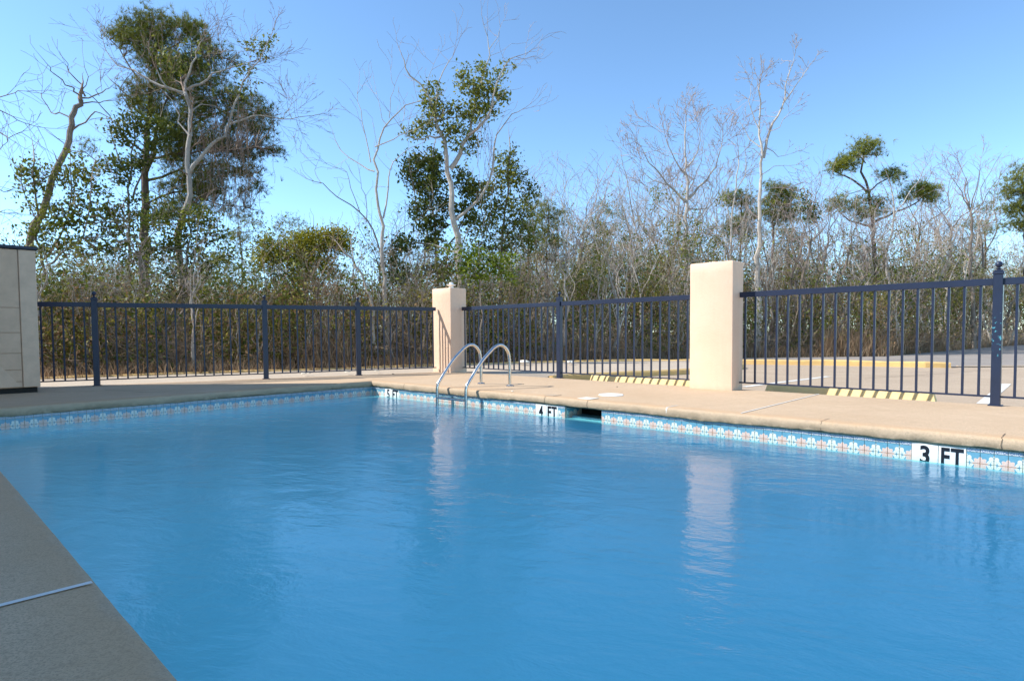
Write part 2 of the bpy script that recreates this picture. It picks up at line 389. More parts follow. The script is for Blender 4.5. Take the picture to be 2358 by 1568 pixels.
def strip_line(name, a, b, wd, z, mat, kind='structure'):
    a = Vector((a[0], a[1], 0)); b = Vector((b[0], b[1], 0)); t = (b-a).normalized(); s = Vector((-t.y, t.x, 0))*wd/2
    m = MB(); m.add([(*(a-s).xy, z), (*(b-s).xy, z), (*(b+s).xy, z), (*(a+s).xy, z)], [(0, 1, 2, 3)])
    o = m.obj(name, mat); tag(o, kind=kind)
    return o
strip_line('parking_line', G(1712, 891, ZL), G(1908, 867, ZL), .10, ZL+.004, M['white_line'])
strip_line('parking_line', G(2262, 930, ZL), G(2318, 884, ZL), .11, ZL+.004, M['white_line'])
for a, b in (((2090, 858), (2358, 851)), ((1760, 862), (2150, 866)), ((1990, 872), (2240, 856))):
    strip_line('lot_joint', G(*a, ZL), G(*b, ZL), .012, ZL+.003, M['dark'])

# ------------------------------------------------------------ pool deck with rounded coping
DB = -.088
prof = [(0.036, DB, 0.), (.008, DB, .01), (.0, DB+.008, .025), (-.002, -.055, .045), (-.001, -.026, .06), (.006, -.011, .075), (.018, -.003, .09), (.045, 0, .105), (.22, 0, .2), (.34, 0, .3)]
def coping(name, a, b, nrm, mat, mit0, mit1, seed, crack=()):
    """a,b ends of the pool edge line; nrm points away from the pool; mit: shift along the line per unit offset"""
    L = (b-a).length; t = (b-a)/L; n_ = int(L/.045); rr = np.random.RandomState(seed)
    ph = rr.rand(6)*6.3; vs = []; fs = []; uvs = []
    jj = rr.randn(n_+1)*.0022
    for i in range(n_+1):
        s = L*i/n_
        wob = (.003*math.sin(s*2.1+ph[0])+.002*math.sin(s*5.3+ph[1])+.0015*math.sin(s*13+ph[2])+jj[i])*(.2 if seed == 3 else .7)
        wz = .006*math.sin(s*1.7+ph[3])+.005*math.sin(s*4.1+ph[4])+.003*math.sin(s*17+ph[5])+jj[(i*7) % (n_+1)]
        k = i/n_
        for (o, z, u) in prof:
            fall = max(0, 1-o/.06)
            q = a+t*(s+o*(mit0*(1-k)+mit1*k))+nrm*(o-(wob*fall))
            vs.append((q.x, q.y, z+(wz*.8 if z < -.05 else 0)-(.0 if z > -.02 else 0))); uvs.append((u, s))
    K = len(prof)
    for i in range(n_):
        for k in range(K-1): fs.append((i*K+k, i*K+k+1, i*K+K+k+1, i*K+K+k))
    m = MB(); m.add(vs, fs); me = m.mesh(name, mat, True)
    uvl = me.uv_layers.new(name='UVMap'); idx = [l.vertex_index for l in me.loops]
    uvl.data.foreach_set('uv', np.array([uvs[i] for i in idx], dtype=np.float32).ravel())
    return tag(link(name, me), kind='structure')
OH = .03
e_n, e_l, e_s = NW-OH, RL+OH, .41
rE = 4.5
coping('right_coping', W(e_n, e_l), W(e_n, rE), NV, M['coping'], -1., 0., 1)
coping('left_coping', W(e_s, e_l), W(e_n, e_l), -RV, M['shade_coping'], -1., 1., 2)
coping('near_coping', W(e_s, e_l), W(e_s, rE), -NV, M['shade_coping'], -1., 0., 3)
o3 = .34
deckR = [W(e_n+o3, e_l-o3), W(7.33, -8.66), W(7.33, rE), W(e_n+o3, rE)]
sheet('right_deck', [(p.x, p.y) for p in deckR], 0, M['deck'])
deckL = [W(e_s-o3, e_l-o3), W(e_n+o3, e_l-o3), W(7.33, -8.66), W(2.2, -10.47), W(-1.9, -11.8), W(-1.9, -9.)]
sheet('left_deck', [(p.x, p.y) for p in (deckL[0], deckL[1], deckL[2], deckL[3], deckL[4], W(-1.9, e_l-o3-.0))], 0, M['shade_deck'])
sheet('near_deck', [(p.x, p.y) for p in (W(e_s-o3, e_l-o3), W(e_s-o3, rE), W(-2.5, rE), W(-2.5, -8.6), W(-1.9, e_l-o3))], 0, M['shade_deck'])
# slab edge below the deck where it drops to the lot
m = MB(); a = W(7.33, -8.66); b = W(7.33, rE); c = W(-1.9, -11.8); m.add([(*a.xy, 0), (*b.xy, 0), (*b.xy, -.14), (*a.xy, -.14)], [(0, 1, 2, 3)])
m.add([(*a.xy, 0), (*a.xy, -.14), (*c.xy, -.14), (*W(2.2, -10.47).xy, -.14), (*W(2.2, -10.47).xy, 0)], [(0, 1, 3, 4)]); tag(m.obj('deck_edge', M['deck']), kind='structure')
def coping_joint(r, mat, wd, back):
    m = MB(); P = [(o-.0015 if z < 0 else o, z+.0015) for (o, z, u) in prof[1:9]]+[(back, .0035)]; n_ = len(P)
    vs = [W(e_n+o, r-wd/2+.004*math.sin(i*2.1), z) for i, (o, z) in enumerate(P)]+[W(e_n+o, r+wd/2+.004*math.sin(i*2.1), z) for i, (o, z) in enumerate(P)]
    m.add(vs, [(i, i+1, n_+i+1, n_+i) for i in range(n_-1)]); tag(m.obj('coping_joint', mat), kind='structure')
for px_, py_, mt_, wd_, bk_ in ((1534, 958, 'sealant', .014, .10), (1254, 945, 'dark', .004, .10), (1352, 945, 'dark', .004, .12), (930, 893, 'dark', .004, .1), (1890, 985, 'dark', .003, .1), (2306, 1035, 'dark', .003, .09)):
    coping_joint(on_wall(px_, py_, e_n)[0], M[mt_], wd_, bk_)
# joints and lines in the deck
strip_line('deck_joint', G(1706, 952.), G(1886, 907.5), .016, .004, M['sealant'])
strip_line('deck_joint', G(-60, 1411), G(212, 1342), .022, .004, M['sealant'])
for pts in ([(300, 904), (520, 896), (730, 893)], [(240, 898), (330, 903), (470, 905)], [(110, 903), (250, 899.5), (420, 896.5)]):
    for i in range(len(pts)-1): strip_line('deck_crack', G(*pts[i]), G(*pts[i+1]), .008, .003, M['dark'])
def decal_crack(px0, py0, px1, py1): strip_line('deck_crack', G(px0, py0), G(px1, py1), .01, .003, M['sealant'])

# ------------------------------------------------------------ basin, water, waterline tiles
WZ = -.225
m = MB()
def quad(m_, a, b, c, d): m_.add([a, b, c, d], [(0, 1, 2, 3)])
sk0, _ = on_wall(1301.8, 965); sk1, _ = on_wall(1385.7, 975)
def wallpiece(m_, r0, r1, n_=NW):   # plastered wall, its face 2 mm behind the tile backs
    p = [W(n_, r0), W(n_, r1), W(n_+.30, r1), W(n_+.30, r0)]
    vs = [(*q.xy, -1.6) for q in p]+[(*q.xy, DB-.001) for q in p]
    m_.add(vs, [(0, 1, 5, 4), (1, 2, 6, 5), (2, 3, 7, 6), (3, 0, 4, 7), (4, 5, 6, 7)])
wallpiece(m, RL-.3, sk0); wallpiece(m, sk1, rE)
wr = tag(m.obj('right_pool_wall', M['grout']), kind='structure')
m = MB(); p = [W(.3, RL), W(NW-.002, RL), W(NW-.002, RL-.3), W(.3, RL-.3)]
m.add([(*q.xy, -1.6) for q in p]+[(*q.xy, DB-.001) for q in p], [(0, 1, 5, 4), (1, 2, 6, 5), (2, 3, 7, 6), (3, 0, 4, 7), (4, 5, 6, 7)])
wl = tag(m.obj('left_pool_wall', M['grout']), kind='structure')
m = MB(); p = [W(.38, RL), W(.38, rE), W(.1, rE), W(.1, RL)]
m.add([(*q.xy, -1.6) for q in p]+[(*q.xy, DB-.001) for q in p], [(1, 0, 4, 5), (2, 1, 5, 6), (3, 2, 6, 7), (4, 5, 6, 7)])
tag(m.obj('near_pool_wall', M['grout']), kind='structure')
def water_body():   # closed body of water with an opaque blue material
    P = [W(.382, RL+.003), W(.382, rE-.02), W(NW-.008, rE-.02), W(NW-.008, sk1), W(NW+.42, sk1), W(NW+.42, sk0), W(NW-.008, sk0), W(NW-.008, RL+.003)]
    n_ = len(P); me = bpy.data.meshes.new('water')
    me.from_pydata([(p.x, p.y, WZ) for p in P]+[(p.x, p.y, -1.59) for p in P], [], [tuple(range(n_)), tuple(range(2*n_-1, n_-1, -1))]+[(i, n_+i, n_+(i+1) % n_, (i+1) % n_) for i in range(n_)])
    me.materials.append(M['water']); me.update()
    if me.polygons[0].normal.z < 0: me.flip_normals()
    return tag(link('water', me), kind='structure')
water_body()
sheet('pool_floor', [(p.x, p.y) for p in (W(.38, RL), W(.38, rE), W(NW, rE), W(NW, RL))], -1.6, M['grout'])

def tilemesh(name, w_, h_, mat, fu, fv, th=.005, g=.0022, b=.0012):
    """tile in local x (along wall) z (up), face towards -y; fu/fv say which corner holds the flower"""
    x0, x1, z0, z1 = g/2, w_-g/2, g/2, h_-g/2
    vs = [(x0,0,z0),(x1,0,z0),(x1,0,z1),(x0,0,z1),(x0+b,-th,z0+b),(x1-b,-th,z0+b),(x1-b,-th,z1-b),(x0+b,-th,z1-b)]
    fs = [(4,5,6,7),(0,1,5,4),(1,2,6,5),(2,3,7,6),(3,0,4,7)]
    me = bpy.data.meshes.new(name); me.from_pydata(vs, [], fs); me.materials.append(mat); me.update()
    uvl = me.uv_layers.new(name='UVMap')
    for i, l in enumerate(me.loops):
        v = vs[l.vertex_index]; u = v[0]/w_; q = v[2]/h_
        uvl.data[i].uv = (u if not fu else 1-u, q if not fv else 1-q)
    return me
TS, BH = .0762, .028
zt = DB-.004
T_strip = tilemesh('border_tile', TS, BH, M['strip'], 0, 0)
# row 1 (upper): flower at lower corner; row 2 (lower): flower at upper corner; even columns hold it at their right side
T = {(c, r_): tilemesh('tile', TS, TS, M['tile'], c == 0, r_ == 1) for c in (0, 1) for r_ in (0, 1)}
def tile_run(parent, base, dirv, rz, a, b, start=0):
    n_ = max(1, round((b-a)/TS)); wd = (b-a)/n_; 
    for i in range(n_):
        for (me, z, nm) in ((T_strip, zt-BH, 'border_tile'), (T[((i+start) % 2, 0)], zt-BH-TS, 'tile'), (T[((i+start) % 2, 1)], zt-BH-2*TS, 'tile')):
            o = bpy.data.objects.new(nm, me); C.objects.link(o); o.parent = parent
            q = base+dirv*(a+wd*i); o.location = (q.x, q.y, z); o.rotation_euler = (0, 0, rz); o.scale = (wd/TS, 1, 1)
    return n_
baseR = W(NW, 0)
def text_mesh(txt, size, bold):
    cu = bpy.data.curves.new('lettering', 'FONT'); cu.body = txt; cu.size = size; cu.extrude = .0008; cu.offset = bold; cu.align_x = 'CENTER'
    cu.resolution_u = 4; cu.space_character = 1.12
    o = bpy.data.objects.new('lettering', cu); C.objects.link(o)
    bpy.context.view_layer.update(); dg = bpy.context.evaluated_depsgraph_get()
    me = bpy.data.meshes.new_from_object(o.evaluated_get(dg)); bpy.data.objects.remove(o)
    me.materials.clear(); me.materials.append(M['letter']); return me
def marker(px0, px1, py, digit):
    r0, _ = on_wall(px0, py[0]); r1, _ = on_wall(px1, py[1]); wd = (r1-r0)/2; h_ = .152; zc = zt-.006
    for i, tx in enumerate((digit, 'FT')):
        g = .002; mb = MB(); mb.box(g, wd-g, -.006, 0, zc-h_, zc, .0015)
        o = mb.obj('depth_marker', M['white_bright'], wr); q = baseR+RV*(r0+wd*i); o.location = (q.x, q.y, 0); o.rotation_euler = (0, 0, ROT)
        me = text_mesh(tx, .185, .0052)
        xs = [v.co.x for v in me.vertices]; ys = [v.co.y for v in me.vertices]; cx = (min(xs)+max(xs))/2; tw = max(xs)-min(xs); thh = max(ys)-min(ys)
        sx = (wd*(.80 if i else .36))/tw; sy = .138/thh
        for v in me.vertices: v.co = Vector(((v.co.x-cx)*sx+wd/2, -.0072-v.co.z, zc-.011-.138+(v.co.y-min(ys))*sy))
        link('lettering', me, None, o)
    return r0, r1
m5 = marker(887, 919.5, (905, 910), '5'); m4 = marker(1234, 1285.6, (953, 960), '4'); m3 = marker(2099, 2225.5, (1055, 1070), '3')
tile_run(wr, baseR, RV, ROT, RL+.005, m5[0]); tile_run(wr, baseR, RV, ROT, m5[1], m4[0]); tile_run(wr, baseR, RV, ROT, m4[1], sk0)
tile_run(wr, baseR, RV, ROT, sk1, m3[0], 1); tile_run(wr, baseR, RV, ROT, m3[1], 1.3)
baseL = W(0, RL); rzL = math.atan2(NV.y, NV.x)
tile_run(wl, baseL, NV, rzL, .42, NW-.006)
# skimmer mouth: tiled cheek, dark throat, pale weir flap
sk = empty('skimmer_opening', W(NW, (sk0+sk1)/2, WZ), ROT, 'dark rectangular skimmer mouth in the tiled pool wall right of the 4 FT marker', 'skimmer')
hw = (sk1-sk0)/2
m = MB(); m.box(-hw-.03, -hw-.0005, .301, .60, -.4, .14); m.box(hw+.0005, hw+.03, .301, .60, -.4, .14); m.box(-hw, hw, .44, .47, -.4, .132); m.obj('throat', M['dark'], sk)
m = MB(); m.box(-hw, hw, .0, .44, DB-WZ-.012, DB-WZ-.0015); m.obj('lintel', M['dark'], sk)
for i in range(3):
    for (me, z, nm) in ((T_strip, zt-BH-WZ, 'border_tile'), (T[(i % 2, 0)], zt-BH-TS-WZ, 'tile'), (T[(i % 2, 1)], zt-BH-2*TS-WZ, 'tile')):
        o = bpy.data.objects.new(nm, me); C.objects.link(o); o.parent = sk; o.location = (-hw+.0005, .02+TS*(i), z); o.rotation_euler = (0, 0, PI/2)
m = MB(); m.box(-hw+.01, hw-.01, .10, .30, -.03, .018, .006); m.obj('weir_flap', M['flap'], sk)
# underwater step light / drain ring
m = MB(); q = G(452, 958, WZ)

# ------------------------------------------------------------ ladder
def arc_pts(pts, n_=6):
    P = [Vector(p) for p in pts]; out = []
    for i in range(len(P)-1):
        p0, p1, p2, p3 = P[max(i-1, 0)], P[i], P[i+1], P[min(i+2, len(P)-1)]
        for j in range(n_):
            t = j/n_; out.append(.5*((2*p1)+(p2-p0)*t+(2*p0-5*p1+4*p2-p3)*t*t+(3*p1-p0-3*p2+p3)*t**3))
    out.append(P[-1]); return out
r1_, r2_ = -6.20, -5.63
lad = empty('pool_ladder', W(5.4, (r1_+r2_)/2, 0), ROT, 'stainless steel pool ladder with two looped handrails over the tiled edge', 'ladder')
for rr_ in (r1_, r2_):
    x = rr_-(r1_+r2_)/2
    path = [(x, -.365, -1.2), (x, -.365, -.9), (x, -.365, -.2), (x, -.365, -.02), (x, -.355, .04), (x, -.325, .09), (x, -.10, .345), (x, .08, .49), (x, .14, .53), (x, .21, .56),
            (x, .28, .562), (x, .35, .53), (x, .405, .465), (x, .43, .37), (x, .435, .30), (x, .435, .1), (x, .435, .0)]
    m = MB(); m.tube(arc_pts(path, 5), .0215, 16); h = m.obj('handrail', M['steel'], lad, True)
    m = MB(); m.lathe([(.0, .0), (.056, .0), (.056, .008), (.045, .017), (.026, .02), (.0, .02)], 24, (x, .435, .001)); m.obj('flange', M['steel'], lad, True)
for k, z in enumerate((-.115, -.42, -.72)):
    m = MB(); m.box(r1_-(r1_+r2_)/2+.02, r2_-(r1_+r2_)/2-.02, -.40, -.32, z-.025, z, .005); m.obj('tread', M['steel'], lad)

# ------------------------------------------------------------ pillars
def pillar(n0, n1, r0, r1, h, label):
    c = W((n0+n1)/2, (r0+r1)/2); x = (r1-r0)/2; y = (n1-n0)/2
    rr = random.Random(int(h*100)); vs = []; fs = []
    K = 14; ring = []
    b = .012
    prof_ = [(-x+b, -y), (x-b, -y), (x-.003, -y+.003), (x, -y+b), (x, y-b), (x-.003, y-.003), (x-b, y), (-x+b, y), (-x+.003, y-.003), (-x, y-b), (-x, -y+b), (-x+.003, -y+.003)]
    m = MB(); nn = len(prof_)
    for k in range(K+1):
        z = -.05+(h+.05-.01)*k/K
        for (a, d) in prof_: vs.append((a+rr.uniform(-.0012, .0012), d+rr.uniform(-.0012, .0012), z))
    for (a, d) in prof_: vs.append((a*.96, d*.96, h))
    for k in range(K+1):
        for j in range(nn): fs.append((k*nn+j, k*nn+(j+1) % nn, k*nn+nn+(j+1) % nn, k*nn+nn+j))
    fs.append(tuple((K+1)*nn+j for j in range(nn)))
    m.add(vs, fs); o = m.obj('pillar', M['stucco'], None, True); o.location = (c.x, c.y, 0); o.rotation_euler = (0, 0, ROT)
    return tag(o, label, 'pillar', 'stucco pillars of the pool fence')
def nrp(px, py, z=0):
    p = G(px, py, z); return p.dot(NV), p.dot(RV)
a_ = nrp(996, 856); b_ = nrp(1036, 858.2); c_ = nrp(1079.8, 856.3)
P1 = ((a_[0]+b_[0])/2, c_[0], a_[1], (b_[1]+c_[1])/2); print('P1', P1)
a_ = nrp(1585, 893.5); b_ = nrp(1680, 898.5); c_ = nrp(1716, 895.8)
P2 = ((a_[0]+b_[0])/2, c_[0]+.02, a_[1], (b_[1]+c_[1])/2); print('P2', P2)
pillar(P1[0], P1[1], P1[2], P1[3], 1.555, 'peach stucco pillar at the far corner with a white fitting on top')
pillar(P2[0], P2[1], P2[2], P2[3], 1.585, 'larger nearer stucco pillar between two runs of navy railing')
lp = W(P1[0]+.16, P1[3]-.16, 1.555)
m = MB(); m.lathe([(0, 0), (.045, 0), (.045, .02), (.035, .035), (.06, .045), (.085, .06), (.088, .068), (.05, .072), (.04, .085), (.035, .105), (.015, .115), (0, .116)], 20)
lf = m.obj('lamp_base', M['white_plastic'], None, True); lf.location = lp; tag(lf, 'small white round fitting on top of the far corner pillar', 'lamp fitting')
rr = random.Random(4); m = MB()
tp = W((P2[0]+P2[1])/2, (P2[2]+P2[3])/2+.0, 1.586)
for k in range(5):
    x, y = rr.uniform(-.11, .04), rr.uniform(-.1, .02); m.lathe([(0, 0), (.012, 0), (.008, .01), (0, .011)], 6, (x, y, 0))
o = m.obj('crumbs', M['litter']); o.location = tp; tag(o, 'little pale crumbs lying on top of the nearer pillar', 'debris', kind='stuff')

# ------------------------------------------------------------ fences
def cyl_ball(m_, r, zc, seg=14, rings=9, x=0):
    m_.lathe([(max(.0005, r*math.sin(PI*i/rings)), zc-r*math.cos(PI*i/rings)) for i in range(rings+1)], seg, (x, 0, 0))
ME_bar = MB(); ME_bar.box(-.0105, .0105, -.0105, .0105, .095, 1.142, .0012); ME_bar = ME_bar.mesh('baluster', M['navy'])
def post_mesh(mat):
    m_ = MB(); m_.box(-.0375, .0375, -.0375, .0375, 0, 1.245, .003); m_.box(-.055, .055, -.055, .055, .0, .008, .002); me = m_.mesh('post', mat)
    q = MB(); q.box(-.043, .043, -.043, .043, 1.245, 1.272, .003); q.box(-.034, .034, -.034, .034, 1.272, 1.284, .003)
    q.lathe([(.014, 1.284), (.014, 1.292), (.022, 1.297), (.022, 1.301), (.011, 1.306), (.011, 1.312)], 12); capm = q.mesh('post_cap', mat)
    b = MB(); cyl_ball(b, .030, 1.338); bm_ = b.mesh('finial', mat, True)
    return me, capm, bm_
PM = post_mesh(M['navy']); PMC = post_mesh(M['navy_chipped'])
def fence(label, A, B, posts, bars, ext0=0., ext1=0.):
    """A,B world points on the line; posts: distances; bars: list of (start,end,count)"""
    L = (B-A).length; rz = math.atan2((B-A).y, (B-A).x)
    f = empty('fence', A, rz, label, 'fence', 'navy metal railings round the pool')
    edges = [0-ext0]+[p for p, _ in posts]+[L+ext1]
    for i in range(len(edges)-1):
        x0, x1 = edges[i], edges[i+1]
        if i > 0: x0 += .0375
        if i < len(edges)-2: x1 -= .0375
        if x1-x0 < .02: continue
        mb = MB(); mb.box(x0, x1, -.019, .019, 1.142, 1.208, .003); o = mb.obj('top_rail', M['navy'], f)
        mb = MB(); mb.box(x0, x1, -.011, .011, .078, .0955, .002); o = mb.obj('bottom_rail', M['navy'], f)
    for p, ch in posts:
        me = PMC if ch else PM
        o = link('post', me[0], None, f); o.location = (p, 0, 0)
        for k_, nm in ((1, 'post_cap'), (2, 'finial')):
            c = link(nm, me[k_], None, o)
    rj = random.Random(7)
    for (x0, x1, n_) in bars:
        for i in range(n_):
            o = link('baluster', ME_bar, None, f); o.location = (x0+(x1-x0)*(i+1)/(n_+1)+rj.uniform(-.002, .002), 0, 0); o.rotation_euler = (rj.uniform(-.002, .002), rj.uniform(-.002, .002), 0)
    return f
# left run
A = W(.55, -10.90); B = G(1011, 857.)
B = W(P1[0]-.035, P1[2]+.14)
p1 = W(2.09, -10.38); p2 = W(4.248, -9.607); p3 = W(5.664, -9.061)
ax = (B-p1).normalized(); A = p1-ax*1.75; LL = (B-A).length
d1, d2, d3 = [(p-A).dot(ax) for p in (p1, p2, p3)]
fence('navy metal railing along the back left side from the shed to the far pillar', A, B, [(d1, 0), (d2, 0), (d3, 0)], [(0, d1, 13), (d1, d2, 17), (d2, d3, 11), (d3, LL+.06, 12)])
# middle run
FN = 7.30
ns = (P1[0]+P1[1])/2
A = W(P1[0]+.20, P1[3]); B = W(P2[0]+.10, P2[2]); mid = W(7.438, -6.008); mid = W(7.40, -6.008)
def run(label, A, B, posts, bars, **k): return fence(label, A, B, posts, bars, **k)
A = W(7.40, P1[3]-.0); B = W(7.40, P2[2]); LL = (B-A).length; dm = -6.008-P1[3]
A = W(min(7.40, P1[1]-.03), P1[3]); B = W(7.34, P2[2])
fence('navy metal railing between the far pillar and the nearer pillar', A, B, [(dm, 0)], [(-.06, dm, 18), (dm, LL, 16)])
A = W(7.34, P2[3]); B = W(7.235, 1.2); LL = (B-A).length; dm = -.592-P2[3]
fence('navy metal railing right of the nearer pillar with a chipped post', A, B, [(dm, 1)], [(-.06, dm, 19), (dm, LL, 12)])

# ------------------------------------------------------------ storage shed
shed = empty('storage_shed', W(1.36, -9.80, 0), math.atan2(NV.y, NV.x), 'beige panelled storage shed with dark lid at the left edge', 'shed')
# local x = n direction, local y = -r side (away from pool); front face towards -y
SW, SD, SH = 1.5, .8, 1.83
m = MB(); m.box(-SW, -.001, .02, SD, .07, SH, .006); m.obj('body', M['siding'], shed)
m = MB(); m.box(-SW+.03, -.03, .05, SD-.04, 0, .069); m.obj('plinth', M['dark'], shed)
m = MB()
vs = []; fs = []
m.box(-SW-.04, .022, -.025, SD+.03, SH+.001, SH+.045, .012); m.obj('lid', M['cap'], shed)
_, zg = 0, 0
gz = [SH-.003]
for yy in (709, 767, 813, 849, 877):
    gz.append(CAMZ+(766.5+6-yy)*.0 if False else 0)
def shedz(py):   # height on the shed front at the corner
    a, b = ray(60, py); n_ = 1.3; r_ = -9.80; Y = r_/(RV.x*a+RV.y); return CAMZ+b*Y
gz = [SH-.004]+[shedz(y) for y in (709, 766, 813, 851, 878)]+[.074]
print('shed grooves', gz)
for i in range(len(gz)-1):
    z1, z0 = gz[i]-.003, gz[i+1]+.003
    m = MB(); m.box(-SW+.01, -.185, .004, .018, z0, z1, .003); m.obj('panel', M['siding'], shed)
m = MB(); m.box(-.178, -.004, -.006, .0185, .074, SH-.004, .006); m.obj('corner_trim', M['siding2'], shed)
# thin, slightly lighter slanting board over the lower panels
m = MB(); xa, za = -.56, .62
m.add([(-1.0, .003, 1.15), (-.98, .003, 1.18), (-.20, .003, .085), (-.62, .003, .085), (-1.0, -.004, 1.15), (-.98, -.004, 1.18), (-.20, -.004, .085), (-.62, -.004, .085)],
      [(4, 7, 6, 5), (0, 1, 5, 4), (1, 2, 6, 5), (2, 3, 7, 6), (3, 0, 4, 7)]); m.obj('slant_board', M['siding2'], shed)

# ------------------------------------------------------------ wheel stops, small deck things
def wheel_stop(r0, r1, label, n_=8.00):
    c = W(n_, (r0+r1)/2, ZL); x = (r1-r0)/2; m = MB(); rr = random.Random(int(x*1000)); vs = []; fs = []
    prof_ = [(-.075, 0), (-.075, .03), (-.048, .125), (-.035, .135), (.035, .135), (.048, .125), (.075, .03), (.075, 0)]; K = 16
    for k in range(K+1):
        xx = -x+2*x*k/K; s = 1 if 0 < k < K else .92
        for (a, z) in prof_: vs.append((xx+(.03 if k == 0 else -.03 if k == K else 0)*(z/.135), a*s+rr.uniform(-.0015, .0015), z+rr.uniform(-.0015, .0015)*(z > 0)))
    nn = len(prof_)
    for k in range(K):
        for j in range(nn-1): fs.append((k*nn+j, k*nn+j+1, k*nn+nn+j+1, k*nn+nn+j))
    fs.append(tuple(range(nn))); fs.append(tuple(K*nn+j for j in range(nn-1, -1, -1)))
    m.add(vs, fs); o = m.obj('wheel_stop', M['yellow_stop']); o.location = c; o.rotation_euler = (0, 0, ROT)
    return tag(o, label, 'wheel stop', 'yellow concrete wheel stops beyond the railing')
def stop_r(px, py, z, n_):
    a, b = ray(px, py); Y = n_/(NV.x*a+NV.y); return RV.x*a*Y+RV.y*Y
s1 = stop_r(1362, 870, 0, 8.0); s2 = stop_r(1764, 890, 0, 8.0); s3 = stop_r(2158, 915, 0, 8.0)
print('stops', s1, s2, s3)
wheel_stop(s1, s1+1.85, 'yellow wheel stop behind the railing just left of the nearer pillar')
wheel_stop(s2, s3, 'yellow wheel stop behind the railing right of the nearer pillar')
m = MB(); m.lathe([(0, 0), (.142, 0), (.142, .004), (.137, .008), (.128, .009), (.124, .007), (0, .008)], 36)
o = m.obj('round_cover', M['white_plastic'], None, True); o.location = G(1407, 909.8)+Vector((0, 0, .001)); tag(o, 'round white cover set in the sunny deck', 'deck cover')
def plate(px, py, s, mat, label, cat):
    m_ = MB(); m_.box(-s/2, s/2, -s/2, s/2, 0, .004, .0012); o_ = m_.obj('deck_tile', mat); o_.location = G(px, py)+Vector((0, 0, .001)); o_.rotation_euler = (0, 0, ROT); tag(o_, label, cat)
plate(1354, 917.5, .17, M['marker_sq'] if 'marker_sq' in M else M['litter'], 'pale square plate in the deck beside the round white lid', 'deck plate')
plate(1272, 910.5, .15, M['lot'], 'faint brownish square plate in the deck above the 4 FT marker', 'deck plate')
rr = random.Random(12)
def pebble(name, px, py, s, mat, label, cat, z=0.):
    m_ = MB(); pr = [(0.001, 0), (s*.8, s*.05), (s, s*.25), (s*.6, s*.5), (.001, s*.6)]; m_.lathe(pr, 7)
    me = m_.mesh(name, mat)
    for v in me.vertices: v.co += Vector((rr.uniform(-.2, .2)*s, rr.uniform(-.2, .2)*s, 0))
    o_ = link(name, me); o_.location = G(px, py, z)+Vector((0, 0, .001)); tag(o_, label, cat); return o_
pebble('pebble', 1421, 891, .012, M['dark'], 'tiny dark pebble on the deck right of the ladder', 'pebble')
pebble('pebble', 1205, 885, .010, M['dark'], 'tiny dark speck on the deck between the ladder legs and the middle post', 'pebble')
pebble('litter', 1179.5, 901.5, .018, M['litter'], 'small white scrap on the coping right of the ladder', 'litter')
pebble('leaf_debris', 905, 861.5, .02, M['dark'], 'small dark dead leaf on the deck near the far corner', 'leaf')
for i, (px, py, s, lb) in enumerate(((700, 861, .05, 'pale crumpled litter on the kerb between the second and third left posts'), (712, 860, .035, 'smaller pale scrap beside the crumpled litter on the kerb'),
        (800, 857.5, .05, 'pale litter on the kerb just left of the last left post'), (868, 855, .05, 'pale litter on the kerb right of the last left post'),
        (1207, 837, .14, 'flat white stone on the yellow kerb left of the middle post'), (1313, 836, .10, 'flat white stone on the yellow kerb right of the middle post'), (2056, 812.5, .16, 'white lump in the dry grass beyond the road'))):
    pebble('litter' if i < 4 else 'stone', px, py, s, M['litter'], lb, 'litter' if i < 4 else 'stone', .02 if i < 6 else -.08)

# ------------------------------------------------------------ motel wing behind the camera (casts the shade on the near deck)
def wing(name, loc, rz, x0, x1, y0, y1, h, floors, label):
    bl = empty(name, loc, rz, label, 'building')
    m = MB(); m.box(x0, x1, y0, y1, 0, h-.2, .05); m.obj('wall', M['stucco'], bl)
    m = MB(); m.box(x0-.1, x1+.1, y0-.1, y1+.1, h-.199, h, .03); m.obj('roof', M['cap'], bl)
    n_ = int((x1-x0-1)/3.4)
    for fl in range(floors):
        for k in range(n_):
            m = MB(); xx = x0+1.0+k*3.4; m.box(xx, xx+1.5, y1+.001, y1+.05, 1.0+fl*2.9, 2.3+fl*2.9, .01); wdw = m.obj('window', M['white_plastic'], bl)
            m = MB(); m.box(xx+.06, xx+1.44, y1+.051, y1+.06, 1.06+fl*2.9, 2.24+fl*2.9); m.obj('pane', M['cap'], wdw)
# three-storey wing behind the photographer: its roof line throws the shade over deck and pool
xs = (.7224*(-2.4)-9.0)/.6915
wing('motel_building', W(-2.5, 0, -.1), ROT, xs+.1, -3.2, -8, 0, 9.235, 3, 'motel wing standing behind the photographer')

